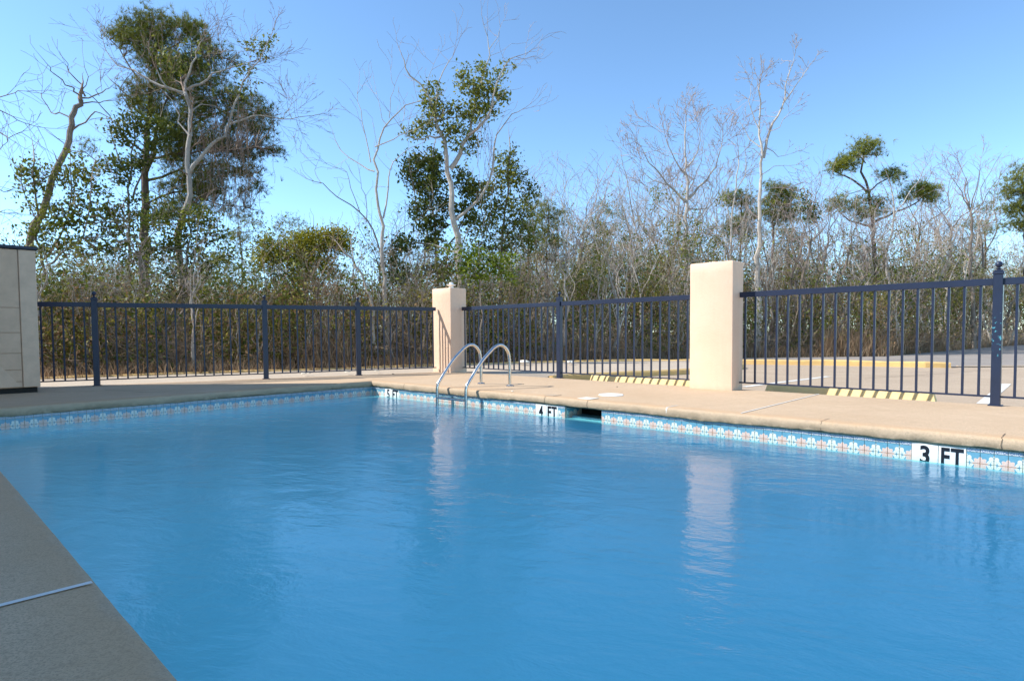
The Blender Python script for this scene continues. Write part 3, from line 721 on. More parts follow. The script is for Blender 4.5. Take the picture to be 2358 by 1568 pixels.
# ------------------------------------------------------------ vegetation tools
class Tree:
    def __init__(s, seed):
        s.rng = random.Random(seed); s.big = []; s.tw = []; s.tips = []
def bez(pts, rad0, rad1, rng, step=.28, wob=.018):
    P = [Vector(p) for p in pts]; out = []
    for i in range(len(P)-1):
        p0, p1, p2, p3 = P[max(i-1, 0)], P[i], P[i+1], P[min(i+2, len(P)-1)]
        n_ = max(2, int((p2-p1).length/step))
        for j in range(n_):
            t = j/n_; q = .5*((2*p1)+(p2-p0)*t+(2*p0-5*p1+4*p2-p3)*t*t+(3*p1-p0-3*p2+p3)*t**3)
            out.append(q+Vector((rng.gauss(0, wob), rng.gauss(0, wob), rng.gauss(0, wob*.5))))
    out.append(P[-1]); n_ = len(out)
    return out, [rad0+(rad1-rad0)*(i/(n_-1))**.8 for i in range(n_)]
def grow(tr, p, d, L, r, lev, maxlev, up=.06, wob=.22, dens=1., rmin=.0035, spread=.9, ratio=.55):
    rng = tr.rng; n_ = max(2, int(L/.16)+1); st = L/n_; x, y, z = p; dx, dy, dz = d
    segs = tr.tw
    for i in range(n_):
        dx += rng.gauss(0, wob*.5); dy += rng.gauss(0, wob*.5); dz += rng.gauss(0, wob*.4)+up
        l = math.sqrt(dx*dx+dy*dy+dz*dz)+1e-9; dx /= l; dy /= l; dz /= l
        x2, y2, z2 = x+dx*st, y+dy*st, z+dz*st
        ra = max(rmin, r*(1-.75*i/n_)); rb = max(rmin*.8, r*(1-.75*(i+1)/n_))
        segs.append((x, y, z, x2, y2, z2, ra, rb)); x, y, z = x2, y2, z2
        if lev < maxlev and i >= n_*.15:
            k = dens*(1.1 if i < n_-1 else 2.)
            while rng.random() < k:
                k -= 1
                a = rng.uniform(0, 2*PI); s = spread*rng.uniform(.5, 1.)
                ux, uy, uz = rng.gauss(0, 1), rng.gauss(0, 1), rng.gauss(0, 1); dt = ux*dx+uy*dy+uz*dz
                ux -= dt*dx; uy -= dt*dy; uz -= dt*dz; ul = math.sqrt(ux*ux+uy*uy+uz*uz)+1e-9
                nd = (dx+ux/ul*s, dy+uy/ul*s, dz+uz/ul*s); nl = math.sqrt(nd[0]**2+nd[1]**2+nd[2]**2)
                grow(tr, (x, y, z), (nd[0]/nl, nd[1]/nl, nd[2]/nl), L*ratio*rng.uniform(.6, 1.25)*(1-.35*i/n_), max(rmin, ra*.55), lev+1, maxlev, up, wob, dens, rmin, spread, ratio)
    tr.tips.append((x, y, z))
def seg_mesh(name, segs, mat, off, sides=3):
    S = np.array(segs, dtype=np.float64); p0 = S[:, 0:3]-off; p1 = S[:, 3:6]-off; r0 = S[:, 6]; r1 = S[:, 7]
    d = p1-p0; d /= (np.linalg.norm(d, axis=1, keepdims=True)+1e-9)
    ref = np.where(np.abs(d[:, 2:3]) < .9, np.array([[0, 0, 1.]]), np.array([[1., 0, 0]]))
    u = np.cross(d, ref); u /= np.linalg.norm(u, axis=1, keepdims=True); v = np.cross(d, u)
    V = np.zeros((len(S), 2*sides, 3))
    for j in range(sides):
        a = 2*PI*j/sides; o = u*math.cos(a)+v*math.sin(a)
        V[:, j] = p0+o*r0[:, None]; V[:, sides+j] = p1+o*r1[:, None]
    base = (np.arange(len(S))*2*sides)[:, None]
    f = np.concatenate([base+np.array([[j, (j+1) % sides, sides+(j+1) % sides, sides+j]]) for j in range(sides)])
    return npmesh(name, V.reshape(-1, 3), [f], mat, smooth=True)
def leaf_geo(c, size, rs, up=.3, aspect=.5, jit=.4):
    n_ = len(c); d = rs.randn(n_, 3); d /= np.linalg.norm(d, axis=1, keepdims=True)
    d[:, 2] += up; d /= np.linalg.norm(d, axis=1, keepdims=True)
    u = np.cross(d, rs.randn(n_, 3)); u /= np.linalg.norm(u, axis=1, keepdims=True)
    s = (size*(1+jit*rs.randn(n_)).clip(.4, 2))[:, None]
    V = np.stack([c-d*s*.5, c+u*s*aspect*.5, c+d*s*.5, c-u*s*aspect*.5], axis=1)
    return V.reshape(-1, 3), (np.arange(n_)*4)[:, None]+np.arange(4)[None]
def needle_geo(c, size, rs, k=14, width=.011):
    n_ = len(c)*k; cc = np.repeat(c, k, axis=0); d = rs.randn(n_, 3); d[:, 2] += .55; d /= np.linalg.norm(d, axis=1, keepdims=True)
    ax = np.repeat(rs.randn(len(c), 3)*.7+np.array([0, 0, .4]), k, axis=0); d = d+ax*.7; d /= np.linalg.norm(d, axis=1, keepdims=True)
    u = np.cross(d, rs.randn(n_, 3)); u /= np.linalg.norm(u, axis=1, keepdims=True); L = (size*rs.uniform(.6, 1.2, n_))[:, None]
    st = cc+d*.01
    V = np.stack([st-u*width*.5, st+u*width*.5, cc+d*L], axis=1)
    return V.reshape(-1, 3), (np.arange(n_)*3)[:, None]+np.arange(3)[None]
def blob_points(blobs, conv, Y, per_m2, rs, clump=.2, per=10, depthk=.8):
    """clumps of points filling ellipses of the picture, with real depth"""
    cl = []
    for b in blobs:
        cx, cy, rx, ry = conv(*b[:4]); dY = b[4] if len(b) > 4 else 0.
        Yb = Y+dY; sx = Yb/F; ax, az = rx*sx, ry*sx; ay = depthk*(ax+az)/2
        n_ = max(3, int(PI*ax*az*per_m2)); q = rs.randn(n_, 3); q /= np.linalg.norm(q, axis=1, keepdims=True); q *= (rs.rand(n_, 1)**.42)
        ctr = np.array(D(cx, cy, Yb)); cl.append(ctr+q*np.array([ax, ay, az]))
    cl = np.concatenate(cl)
    pts = np.repeat(cl, per, axis=0)+rs.randn(len(cl)*per, 3)*clump*np.array([1, 1, .7])*.5
    return cl, pts
def connect(tr, nodes, clumps, rs, frac=1., r=.012, near=2.6):
    N_ = np.array([[*p] for p in nodes])
    for c in clumps:
        if rs.rand() > frac: continue
        # nearest branch point, preferring ones below the clump
        dd = np.linalg.norm(N_-c, axis=1)+np.maximum(0, N_[:, 2]-c[2])*.8; i = int(np.argmin(dd))
        if dd[i] > near: continue
        a = N_[i]; m_ = (a+c)/2+rs.randn(3)*.08*dd[i]; m_[2] -= .05*dd[i]
        rr_ = min(.03, r*(.6+.6*dd[i]))
        tr.tw.append((*a, *m_, rr_, rr_*.7)); tr.tw.append((*m_, *c, rr_*.7, .005))
def c1(x, y, rx=0, ry=0): return (x/2.85, y/2.85, rx/2.85, ry/2.85)
def c7(x, y, rx=0, ry=0): return (628.8+x/2.2164, y/2.2164, rx/2.2164, ry/2.2164)
def c8(x, y, rx=0, ry=0): return (1257.6+x/2.143, 78.6+y/2.143, rx/2.143, ry/2.143)
def hero(label, cat, conv, Y, seed, limbs, bark_='bark_pale', twig_='twig_pink', blobs=(), foliage=None, grp=None, tw_len=.9, tw_dens=.5, tw_lev=2, name='bare_tree', fol_par=None, droop=0., rmin=.004, extra=None):
    """limbs: (points, r0, r1, twig density, depth drift); the first is the trunk"""
    tr = Tree(seed); rs = np.random.RandomState(seed); nodes = []
    mbt = MB(); base = None
    for li, lm in enumerate(limbs):
        pts, r0, r1, dn = lm[:4]; drift = lm[4] if len(lm) > 4 else (0. if li == 0 else tr.rng.uniform(-1, 1)*.35)
        P = []; n_ = len(pts)
        for i, q in enumerate(pts):
            px, py = conv(*q[:2])[:2]; P.append(D(px, py, Y+drift*i/(max(1, n_-1))*1.6))
        if li == 0:
            p0 = P[0]; P.insert(0, (p0[0]-(P[1][0]-p0[0])*.15, Y, -.2)) if p0[2] > .3 else None; base = np.array([P[0][0], P[0][1], -.12])
        pp, rad = bez(P, r0*.8, r1*.8, tr.rng, .28, .026)
        pp_ = [q-Vector(base) for q in pp]; mbt.tube(pp_, rad, 8 if r0 > .04 else 5)
        nodes += [q for q in pp]
        n_ = len(pp)
        for i in range(2, n_):
            k = dn*(.35+.65*i/n_)
            if li == 0 and pp[i].z < .35*pp[-1].z: k *= .25
            while tr.rng.random() < k:
                k -= 1; t = (pp[i]-pp[i-1]).normalized(); s = Vector((tr.rng.gauss(0, 1), tr.rng.gauss(0, 1), tr.rng.gauss(0, .6))).normalized()
                d = (t*.6+s*.9+Vector((0, 0, .15-droop))).normalized()
                grow(tr, tuple(pp[i]), tuple(d), tw_len*tr.rng.uniform(.4, 1.2), max(.006, rad[i]*.35), 0, tw_lev, .05-droop*.3, .22, tw_dens, rmin)
        if li > 0 or n_ > 0:
            t = (pp[-1]-pp[-2]).normalized(); grow(tr, tuple(pp[-1]), tuple(t), tw_len*.8, r1, 0, tw_lev, .05, .2, tw_dens*1.2, rmin)
    root = empty(name, tuple(base), 0, label, cat, grp)
    mbt.obj('trunk', M[bark_], root, True)
    if blobs:
        fp = dict(per_m2=9, clump=.22, per=12, size=.085, mat='leaf_dark', conn=.7, depthk=.8); fp.update(fol_par or {})
        cl, pts = blob_points(blobs, conv, Y, fp['per_m2']*(9. if foliage == 'needles' else 4.6), rs, fp['clump'], int(fp['per']*(1 if foliage == 'needles' else 2.1)), fp['depthk'])
        connect(tr, nodes, cl, rs, fp['conn']*.3)
        if foliage == 'needles':
            V, f = needle_geo(cl if fp['per'] == 1 else pts, fp['size'], rs, fp.get('k', 14), fp.get('width', .011))
        else: V, f = leaf_geo(pts, fp['size'], rs, .3, fp.get('aspect', .5))
        me = npmesh('foliage', V-base, [f], M[fp['mat']]); tag(link('foliage', me, None, root), kind='stuff')
    if extra: extra(tr, rs)
    if tr.tw: tag(link('twigs', seg_mesh('twigs', tr.tw, M[twig_], base), None, root), kind='stuff')
    return root

# ------------------------------------------------------------ hero trees, left
hero('tall pine with broad dark green crown, highest tree at left', 'pine tree', c1, 18.5, 11, [
    ([(955, 2150), (950, 1700), (950, 1300), (945, 1150), (960, 1000), (970, 800), (990, 580), (1010, 400), (1040, 250)], .26, .06, 0.),
    ([(950, 1150), (1010, 1010), (1045, 800), (1100, 650)], .10, .03, .1), ([(970, 800), (900, 720), (860, 650), (730, 530)], .05, .015, .1),
    ([(985, 640), (930, 560), (880, 480), (780, 320), (700, 230)], .045, .015, .1), ([(1010, 420), (1100, 330), (1250, 230)], .05, .015, .1),
    ([(1040, 500), (1200, 430), (1400, 370), (1540, 410)], .05, .015, .1), ([(960, 950), (1200, 850), (1500, 720), (1760, 760)], .07, .015, .1, .8),
    ([(955, 1050), (1250, 1000), (1550, 980), (1780, 960)], .06, .015, .1, -.6), ([(950, 1200), (1250, 1100), (1500, 1080), (1700, 1200)], .06, .015, .1, .5),
    ([(950, 1000), (860, 930), (760, 870)], .05, .015, .1), ([(950, 1350), (1200, 1250), (1400, 1330), (1640, 1370)], .05, .012, .1),
    ([(950, 1050), (700, 1090), (560, 1000), (460, 985), (340, 885)], .03, .012, .25), ([(900, 780), (800, 640), (790, 560), (860, 485)], .022, .01, .3), ([(720, 770), (620, 655), (545, 600)], .02, .01, .3)],
    'bark_dark', 'twig_brown', [(900, 170, 110, 55), (1020, 140, 130, 60), (1180, 190, 130, 65), (1290, 200, 60, 50), (850, 240, 110, 60), (1000, 270, 200, 80), (740, 240, 60, 35), (1330, 300, 90, 60), (1430, 370, 90, 40), (1530, 410, 50, 30),
        (900, 590, 80, 60), (880, 680, 80, 50), (1000, 700, 120, 70), (1200, 560, 150, 110), (1300, 700, 160, 100), (1500, 640, 100, 60), (1600, 690, 110, 50), (1750, 740, 90, 50), (1560, 800, 150, 70), (1700, 850, 110, 50), (1700, 960, 90, 35), (1820, 1000, 70, 30), (1600, 1010, 110, 60),
        (1450, 950, 130, 90), (1300, 900, 150, 110), (1500, 1120, 110, 60), (1640, 1130, 90, 40), (1690, 1230, 45, 35), (1600, 1260, 70, 35), (1640, 1370, 35, 28), (1350, 1130, 130, 90), (1110, 1220, 90, 50), (1400, 1280, 110, 50), (1480, 1390, 80, 30), (1240, 1340, 120, 70), (1100, 1400, 100, 60), (1350, 1240, 110, 60), (1220, 1190, 100, 60), (575, 965, 42, 32), (1150, 1050, 90, 80), (1300, 420, 120, 70), (1180, 440, 110, 80), (1050, 420, 110, 80), (950, 380, 80, 60), (1400, 520, 100, 70), (1050, 560, 110, 80), (1120, 820, 130, 100), (1180, 960, 110, 90)],
    'needles', tw_len=.45, tw_lev=1, name='pine_tree', fol_par=dict(per_m2=15, per=3, clump=.30, size=.20, mat='needle', k=13, width=.011, conn=.9, depthk=.75))
def vines(cx, rx, y0, y1, n_, conv, Y):
    def f(tr, rs):
        for i in range(n_):
            px = cx+rs.uniform(-rx, rx); py = rs.uniform(y0, y1); a, b = conv(px, py)[:2]
            x, y, z = D(a, b, Y+rs.uniform(-.6, .6)); L = rs.uniform(.6, 2.6); k = int(L/.25)+2; dx = rs.uniform(-.12, .12)
            for j in range(k):
                x2, z2 = x+dx*.25+rs.randn()*.03, z-L/k; tr.tw.append((x, y, z, x2, y, z2, .005, .005)); x, z = x2, z2
                if rs.rand() < .35: tr.tw.append((x, y, z, x+rs.randn()*.2, y+rs.randn()*.15, z-.05-rs.rand()*.2, .004, .003))
    return f
hero('large pale bare tree hung with brown vines in front of the tall pine', 'bare tree', c1, 16.5, 12, [
    ([(1170, 2150), (1180, 1850), (1165, 1540), (1210, 1400), (1240, 1280), (1235, 1150), (1215, 1060), (1240, 950), (1240, 800), (1240, 680), (1215, 610)], .15, .06, .5),
    ([(1215, 610), (1130, 590), (1060, 530), (1030, 460)], .045, .015, 1.2), ([(1215, 620), (1050, 560), (950, 510), (880, 460), (760, 430), (700, 340)], .05, .012, 1.2),
    ([(1230, 590), (1300, 550), (1400, 490), (1500, 450), (1640, 410)], .05, .012, 1.4), ([(1215, 600), (1240, 470), (1290, 380), (1300, 320), (1340, 250)], .04, .01, 1.3),
    ([(1235, 1150), (1320, 1030), (1400, 940), (1480, 900), (1490, 830), (1600, 780), (1700, 760), (1850, 780), (1960, 770)], .075, .01, 1.6),
    ([(1480, 850), (1540, 680), (1600, 550), (1650, 460), (1700, 400), (1760, 270)], .04, .012, 1.3), ([(1240, 900), (1180, 800), (1150, 700), (1090, 620)], .03, .01, 1.2),
    ([(1240, 750), (1330, 690), (1450, 720)], .03, .01, 1.2), ([(1210, 1450), (1300, 1480), (1420, 1400), (1560, 1290)], .03, .01, 1.2), ([(1850, 780), (1900, 720), (1930, 670)], .01, .006, 1.5)],
    'bark_pale', 'twig_brown', [(1700, 310, 90, 70), (1770, 270, 40, 50), (1620, 480, 60, 60), (1600, 590, 60, 60), (1100, 370, 80, 70), (1150, 430, 60, 50), (1300, 300, 60, 40)], 'leaves', tw_len=1.0, tw_dens=.95, tw_lev=2,
    fol_par=dict(per_m2=7, per=11, clump=.28, size=.085, mat='leaf_mid'), droop=.05, extra=lambda tr, rs: [vines(*v, c1, 16.5)(tr, rs) for v in ((1500, 130, 650, 950, 40), (1420, 250, 900, 1350, 30), (1650, 130, 450, 900, 16), (1300, 90, 500, 1000, 14))])
hero('dark leaning bare tree with curled branches at upper left', 'bare tree', c1, 15.5, 13, [
    ([(110, 2300), (200, 1590), (290, 1350), (340, 1180), (420, 990), (470, 870), (480, 780), (490, 710), (530, 655)], .15, .07, .1),
    ([(525, 660), (500, 600), (485, 575), (430, 560), (360, 490), (320, 440), (295, 405)], .035, .008, .9), ([(545, 630), (530, 560), (470, 490), (435, 440), (430, 400)], .03, .008, .9),
    ([(535, 650), (640, 628), (700, 595), (740, 560)], .03, .008, .9), ([(520, 680), (600, 683), (700, 665), (830, 645)], .028, .008, .5), ([(490, 850), (560, 800), (610, 730), (700, 765)], .032, .012, .3),
    ([(470, 775), (400, 750), (330, 740), (280, 650), (285, 610)], .028, .008, 1.), ([(540, 600), (560, 500), (550, 400)], .018, .006, .9), ([(640, 628), (660, 560), (660, 490)], .014, .006, .9)],
    'bark_grey', 'twig_brown', tw_len=.55, tw_dens=.4, tw_lev=2, rmin=.005)
hero('bare drooping twigs reaching in at the far left edge', 'bare tree', c1, 13., 14, [
    ([(-260, 2300), (-260, 1200), (-200, 700)], .12, .08, 0.), ([(-200, 700), (-60, 700), (60, 760), (180, 810), (290, 840)], .02, .006, 1.4), ([(-200, 650), (-40, 640), (80, 610), (170, 600)], .02, .006, 1.2),
    ([(-200, 760), (-50, 850), (60, 900), (140, 870)], .02, .006, 1.4), ([(-200, 900), (-50, 1000), (30, 960), (50, 900)], .016, .006, 1.2), ([(-250, 1150), (-90, 1200), (30, 1260), (120, 1240)], .018, .006, 1.6), ([(-250, 1250), (-80, 1370), (60, 1400), (120, 1400)], .018, .006, 1.6)],
    'bark_grey', 'twig_brown', tw_len=.7, tw_dens=.5, tw_lev=2, droop=.25)
hero('glossy green evergreen behind the shed at left', 'evergreen tree', c1, 15., 15, [
    ([(330, 2250), (300, 1800), (250, 1500), (230, 1250), (225, 1060)], .07, .02, .3), ([(300, 1700), (420, 1500), (460, 1300), (460, 1080)], .04, .012, .5), ([(300, 1750), (520, 1560), (590, 1380), (600, 1180)], .04, .012, .6), ([(250, 1500), (170, 1300), (140, 1120)], .02, .01, .5)],
    'bark_grey', 'twig_pale', [(220, 1100, 95, 60), (160, 1160, 60, 50), (310, 1120, 50, 50), (230, 1230, 90, 70), (210, 1330, 60, 40), (480, 1010, 50, 50), (470, 1120, 70, 50), (580, 1120, 110, 70), (420, 1200, 80, 50), (640, 1250, 90, 80), (500, 1300, 110, 70), (350, 1400, 110, 90), (260, 1500, 110, 90), (460, 1460, 120, 90), (620, 1400, 90, 80), (330, 1650, 120, 90), (520, 1620, 140, 80), (700, 1380, 100, 80), (780, 1500, 110, 90), (680, 1580, 110, 90), (820, 1650, 110, 90), (860, 1420, 80, 70)],
    'leaves', tw_len=.8, tw_dens=.5, name='evergreen_tree', fol_par=dict(per_m2=7.5, per=11, clump=.24, size=.09, mat='leaf_mid'))
hero('dark glossy evergreen crown against the tall pine trunk', 'evergreen tree', c1, 17., 16, [
    ([(820, 2200), (850, 1800), (840, 1400), (860, 1100), (880, 850)], .08, .02, .3), ([(850, 1300), (930, 1150), (1010, 950), (1050, 820)], .04, .012, .4), ([(850, 1200), (780, 1050), (730, 880)], .035, .012, .4)],
    'bark_grey', 'twig_pale', [(780, 840, 80, 60), (860, 800, 90, 50), (800, 900, 90, 50), (960, 830, 90, 60), (1060, 850, 60, 60), (1000, 950, 60, 60), (1080, 920, 60, 40), (760, 1060, 80, 50), (860, 1080, 90, 70), (700, 1090, 60, 50), (950, 1060, 60, 50), (820, 1180, 80, 50), (960, 1400, 70, 50), (870, 1300, 60, 50)],
    'leaves', tw_len=.8, tw_dens=.5, name='evergreen_tree', fol_par=dict(per_m2=10, per=13, clump=.24, size=.085, mat='leaf_dark'))
hero('green ivy-like evergreen around the foot of the pale vine-hung tree', 'evergreen tree', c1, 15.5, 17, [
    ([(1240, 2250), (1220, 1900), (1230, 1650), (1240, 1450)], .06, .02, .4), ([(1230, 1700), (1350, 1550), (1450, 1420)], .03, .01, .5)],
    'bark_grey', 'twig_pale', [(1180, 1530, 110, 80), (1260, 1430, 80, 60), (1130, 1640, 110, 100), (1260, 1620, 100, 90), (1350, 1480, 80, 60), (1200, 1780, 110, 90), (1330, 1760, 100, 90), (1180, 1900, 110, 80), (1050, 1330, 90, 60), (1000, 1480, 110, 80), (1090, 1420, 80, 60), (1420, 1560, 100, 70), (1450, 1700, 110, 80), (980, 1650, 110, 90), (1300, 1370, 90, 60), (1380, 1440, 80, 50)],
    'leaves', tw_len=.7, tw_dens=.5, name='evergreen_tree', fol_par=dict(per_m2=9, per=11, clump=.24, size=.08, mat='leaf_mid'))
# middle
hero('slender pale bare tree left of the crooked white-trunked tree', 'bare tree', c7, 14.5, 21, [
    ([(582, 1800), (575, 1550), (560, 1350), (553, 1150), (535, 1050), (525, 880), (530, 760), (570, 650), (640, 570), (740, 520)], .085, .012, .35),
    ([(525, 880), (440, 840), (350, 770), (320, 720)], .025, .007, .9), ([(500, 830), (470, 700), (450, 560), (430, 480)], .02, .006, .8), ([(530, 750), (620, 710), (680, 680), (760, 650)], .02, .006, .9),
    ([(560, 1110), (590, 960), (600, 870), (660, 790), (740, 740)], .03, .007, .8), ([(575, 560+90), (550, 560), (530, 480)], .012, .005, .8), ([(600, 610), (610, 500), (620, 440)], .012, .005, .8),
    ([(575, 1300), (640, 1180), (720, 1130)], .02, .007, .6)], 'bark_pale', 'twig_pale', tw_len=.75, tw_dens=.5, tw_lev=2)
hero('dark thin arching bare tree leaning left above the yellow-green bushes', 'bare tree', c7, 15.5, 22, [
    ([(570, 1800), (560, 1400), (545, 1270), (500, 1170), (440, 1080), (330, 1010), (250, 940), (190, 920)], .05, .008, .6),
    ([(440, 1080), (400, 960), (370, 880), (330, 860)], .015, .005, .7), ([(250, 940), (215, 890), (220, 850)], .01, .005, .8), ([(480, 1130), (470, 1000), (450, 940)], .015, .006, .9)],
    'bark_grey', 'twig_brown', tw_len=.6, tw_dens=.45)
hero('pale broken trunk leaning left behind the third left post', 'bare tree', c7, 14., 23, [([(520, 1800), (500, 1540), (455, 1400), (400, 1320), (355, 1275)], .055, .025, .2), ([(430, 1370), (400, 1230), (430, 1150)], .02, .008, .5)], 'bark_pale', 'twig_pale', tw_len=.5)
hero('tall crooked white-trunked tree with leafy tufts and bare tips in the middle', 'tree', c7, 16., 24, [
    ([(965, 1850), (955, 1500), (940, 1280), (930, 1150), (915, 1000), (895, 880), (880, 760), (855, 680), (830, 610), (800, 500), (740, 430), (680, 350), (660, 290)], .17, .012, .3),
    ([(905, 860), (950, 790), (985, 710), (1040, 660), (1100, 600), (1120, 500), (1180, 340), (1240, 290)], .09, .01, .8), ([(1005, 685), (1020, 550), (1060, 430), (1090, 330), (1100, 240), (1075, 130)], .045, .008, 1.),
    ([(840, 620), (890, 605), (950, 600)], .03, .01, .6), ([(850, 700), (800, 700), (720, 715), (660, 660)], .035, .01, .6), ([(935, 1120), (1000, 1060), (1080, 980), (1110, 860), (1150, 690), (1220, 590), (1270, 560)], .06, .008, .7),
    ([(830, 600), (850, 420), (900, 320), (925, 270)], .03, .007, .8), ([(1100, 250), (1140, 190), (1160, 140)], .012, .005, 1.2), ([(1180, 340), (1260, 320), (1290, 250)], .014, .005, 1.3), ([(800, 500), (790, 400), (820, 330)], .016, .005, .9), ([(935, 1290), (820, 1250), (740, 1240)], .04, .015, .5)],
    'bark_pale', 'twig_pink', [(800, 520, 40, 60), (820, 450, 32, 30), (720, 670, 60, 25), (780, 640, 45, 35), (820, 590, 40, 40), (900, 650, 40, 30), (980, 380, 30, 40), (990, 440, 35, 30), (1050, 440, 40, 60), (1060, 530, 50, 40), (1130, 440, 35, 60), (1160, 480, 25, 30), (960, 570, 35, 45), (1030, 610, 50, 35), (1080, 570, 45, 35), (930, 730, 40, 25), (1170, 350, 25, 25), (1070, 360, 40, 35), (1000, 770, 30, 25), (1010, 720, 40, 30), (880, 570, 30, 30), (1120, 560, 25, 25), (940, 660, 40, 30)],
    'leaves', tw_len=.8, tw_dens=.45, name='tree', fol_par=dict(per_m2=17, per=11, clump=.27, size=.085, mat='leaf_yellowish'), extra=vines(1080, 50, 600, 800, 14, c7, 16))
hero('dark glossy evergreen mass left of the crooked white trunk', 'evergreen tree', c7, 16.6, 25, [
    ([(860, 1850), (840, 1500), (830, 1200), (810, 1000), (820, 800)], .07, .02, .3), ([(830, 1200), (740, 1050), (700, 880)], .03, .01, .5), ([(860, 1300), (960, 1150), (990, 1000), (970, 900)], .04, .01, .5)],
    'bark_grey', 'twig_pale', [(720, 830, 60, 50), (790, 850, 80, 50), (830, 800, 45, 50), (690, 900, 40, 40), (820, 930, 90, 60), (740, 950, 60, 50), (840, 1040, 80, 60), (750, 1080, 60, 60), (820, 1150, 80, 60), (960, 900, 45, 45), (990, 950, 60, 45), (1010, 1000, 50, 50), (970, 1060, 45, 50), (1020, 1130, 50, 60), (820, 1240, 60, 40), (650, 1250, 80, 60), (620, 1380, 60, 90), (880, 1370, 90, 60)],
    'leaves', tw_len=.7, tw_dens=.5, name='evergreen_tree', fol_par=dict(per_m2=13, per=13, clump=.24, size=.09, mat='leaf_dark'))
hero('rounded green evergreen right of the crooked white trunk', 'evergreen tree', c7, 17., 26, [
    ([(1160, 1850), (1160, 1500), (1170, 1200), (1200, 950), (1210, 760)], .08, .02, .3), ([(1165, 1300), (1080, 1150), (1040, 980)], .03, .01, .5), ([(1165, 1250), (1270, 1100), (1310, 960)], .03, .01, .5)],
    'bark_grey', 'twig_pale', [(1210, 775, 35, 30), (1170, 820, 45, 40), (1220, 860, 60, 50), (1150, 880, 50, 40), (1270, 920, 60, 50), (1310, 990, 45, 50), (1200, 950, 80, 60), (1110, 960, 60, 50), (1060, 1010, 50, 50), (1250, 1050, 90, 60), (1150, 1060, 80, 60), (1100, 1130, 70, 60), (1220, 1160, 100, 60), (1310, 1120, 50, 60), (1060, 1220, 60, 60), (1180, 1260, 110, 60), (1290, 1240, 60, 60)],
    'leaves', tw_len=.7, tw_dens=.5, name='evergreen_tree', fol_par=dict(per_m2=9.5, per=12, clump=.24, size=.08, mat='leaf_mid'))
hero('bright green bush low above the far corner pillar', 'bush', c7, 14.4, 27, [
    ([(1060, 1850), (1060, 1550), (1050, 1350)], .04, .015, .4), ([(1060, 1500), (1180, 1380)], .02, .01, .5)],
    'bark_grey', 'twig_pale', [(1000, 1290, 70, 40), (1060, 1330, 80, 50), (980, 1370, 60, 45), (1120, 1350, 70, 45), (1190, 1320, 50, 30), (1170, 1390, 60, 40), (1050, 1410, 60, 30), (920, 1270, 50, 25)],
    'leaves', tw_len=.6, tw_dens=.5, name='bush', fol_par=dict(per_m2=11, per=12, clump=.22, size=.08, mat='leaf_bright'))
hero('yellow-green wax myrtle bush behind the left railing', 'bush', c7, 15.2, 28, [
    ([(200, 1850), (200, 1550), (190, 1300), (200, 1200)], .05, .015, .4), ([(200, 1600), (80, 1400), (60, 1260)], .03, .01, .5), ([(200, 1550), (300, 1350), (330, 1220)], .03, .01, .5)],
    'bark_grey', 'twig_brown', [(130, 1210, 50, 30), (200, 1210, 70, 30), (280, 1200, 60, 30), (340, 1190, 50, 30), (100, 1270, 80, 40), (220, 1260, 90, 50), (310, 1250, 60, 50), (50, 1310, 70, 40), (160, 1330, 60, 40), (250, 1330, 70, 40), (360, 1250, 40, 50), (-20, 1240, 50, 50), (-60, 1330, 60, 60), (160, 1410, 60, 50), (310, 1400, 50, 40)],
    'leaves', tw_len=.6, tw_dens=.5, name='bush', fol_par=dict(per_m2=24, per=22, clump=.24, size=.065, mat='leaf_yellow', aspect=.4))
hero('reddish brown brush below the yellow-green bush behind the left railing', 'brush', c7, 14.3, 41, [
    ([(230, 1850), (220, 1600), (240, 1420)], .03, .01, 1.4), ([(150, 1800), (120, 1550), (60, 1400)], .025, .008, 1.4), ([(300, 1820), (340, 1600), (400, 1440)], .025, .008, 1.4), ([(60, 1820), (20, 1600), (-40, 1440)], .02, .008, 1.4)],
    'bark_brown', 'undergrowth', [(120, 1480, 90, 60), (240, 1470, 90, 60), (350, 1480, 80, 60), (20, 1480, 80, 60), (180, 1580, 110, 60), (300, 1590, 90, 60), (60, 1590, 80, 60)],
    'leaves', tw_len=.9, tw_dens=.8, tw_lev=2, name='brush', fol_par=dict(per_m2=4, per=10, clump=.24, size=.055, mat='leaf_dry'))
hero('small dark conifer right of the rounded evergreen', 'conifer', c7, 19., 29, [([(1400, 1800), (1400, 1300), (1405, 1050)], .06, .015, .2), ([(1400, 1250), (1450, 1180)], .02, .01, .2)], 'bark_dark', 'twig_brown',
    [(1405, 1060, 35, 25), (1380, 1110, 40, 35), (1440, 1110, 35, 35), (1400, 1180, 60, 40), (1440, 1240, 45, 40), (1360, 1230, 50, 40), (1410, 1320, 60, 40)], 'needles', tw_len=.4, name='conifer', fol_par=dict(per_m2=14, per=3, clump=.25, size=.16, mat='needle', k=12))
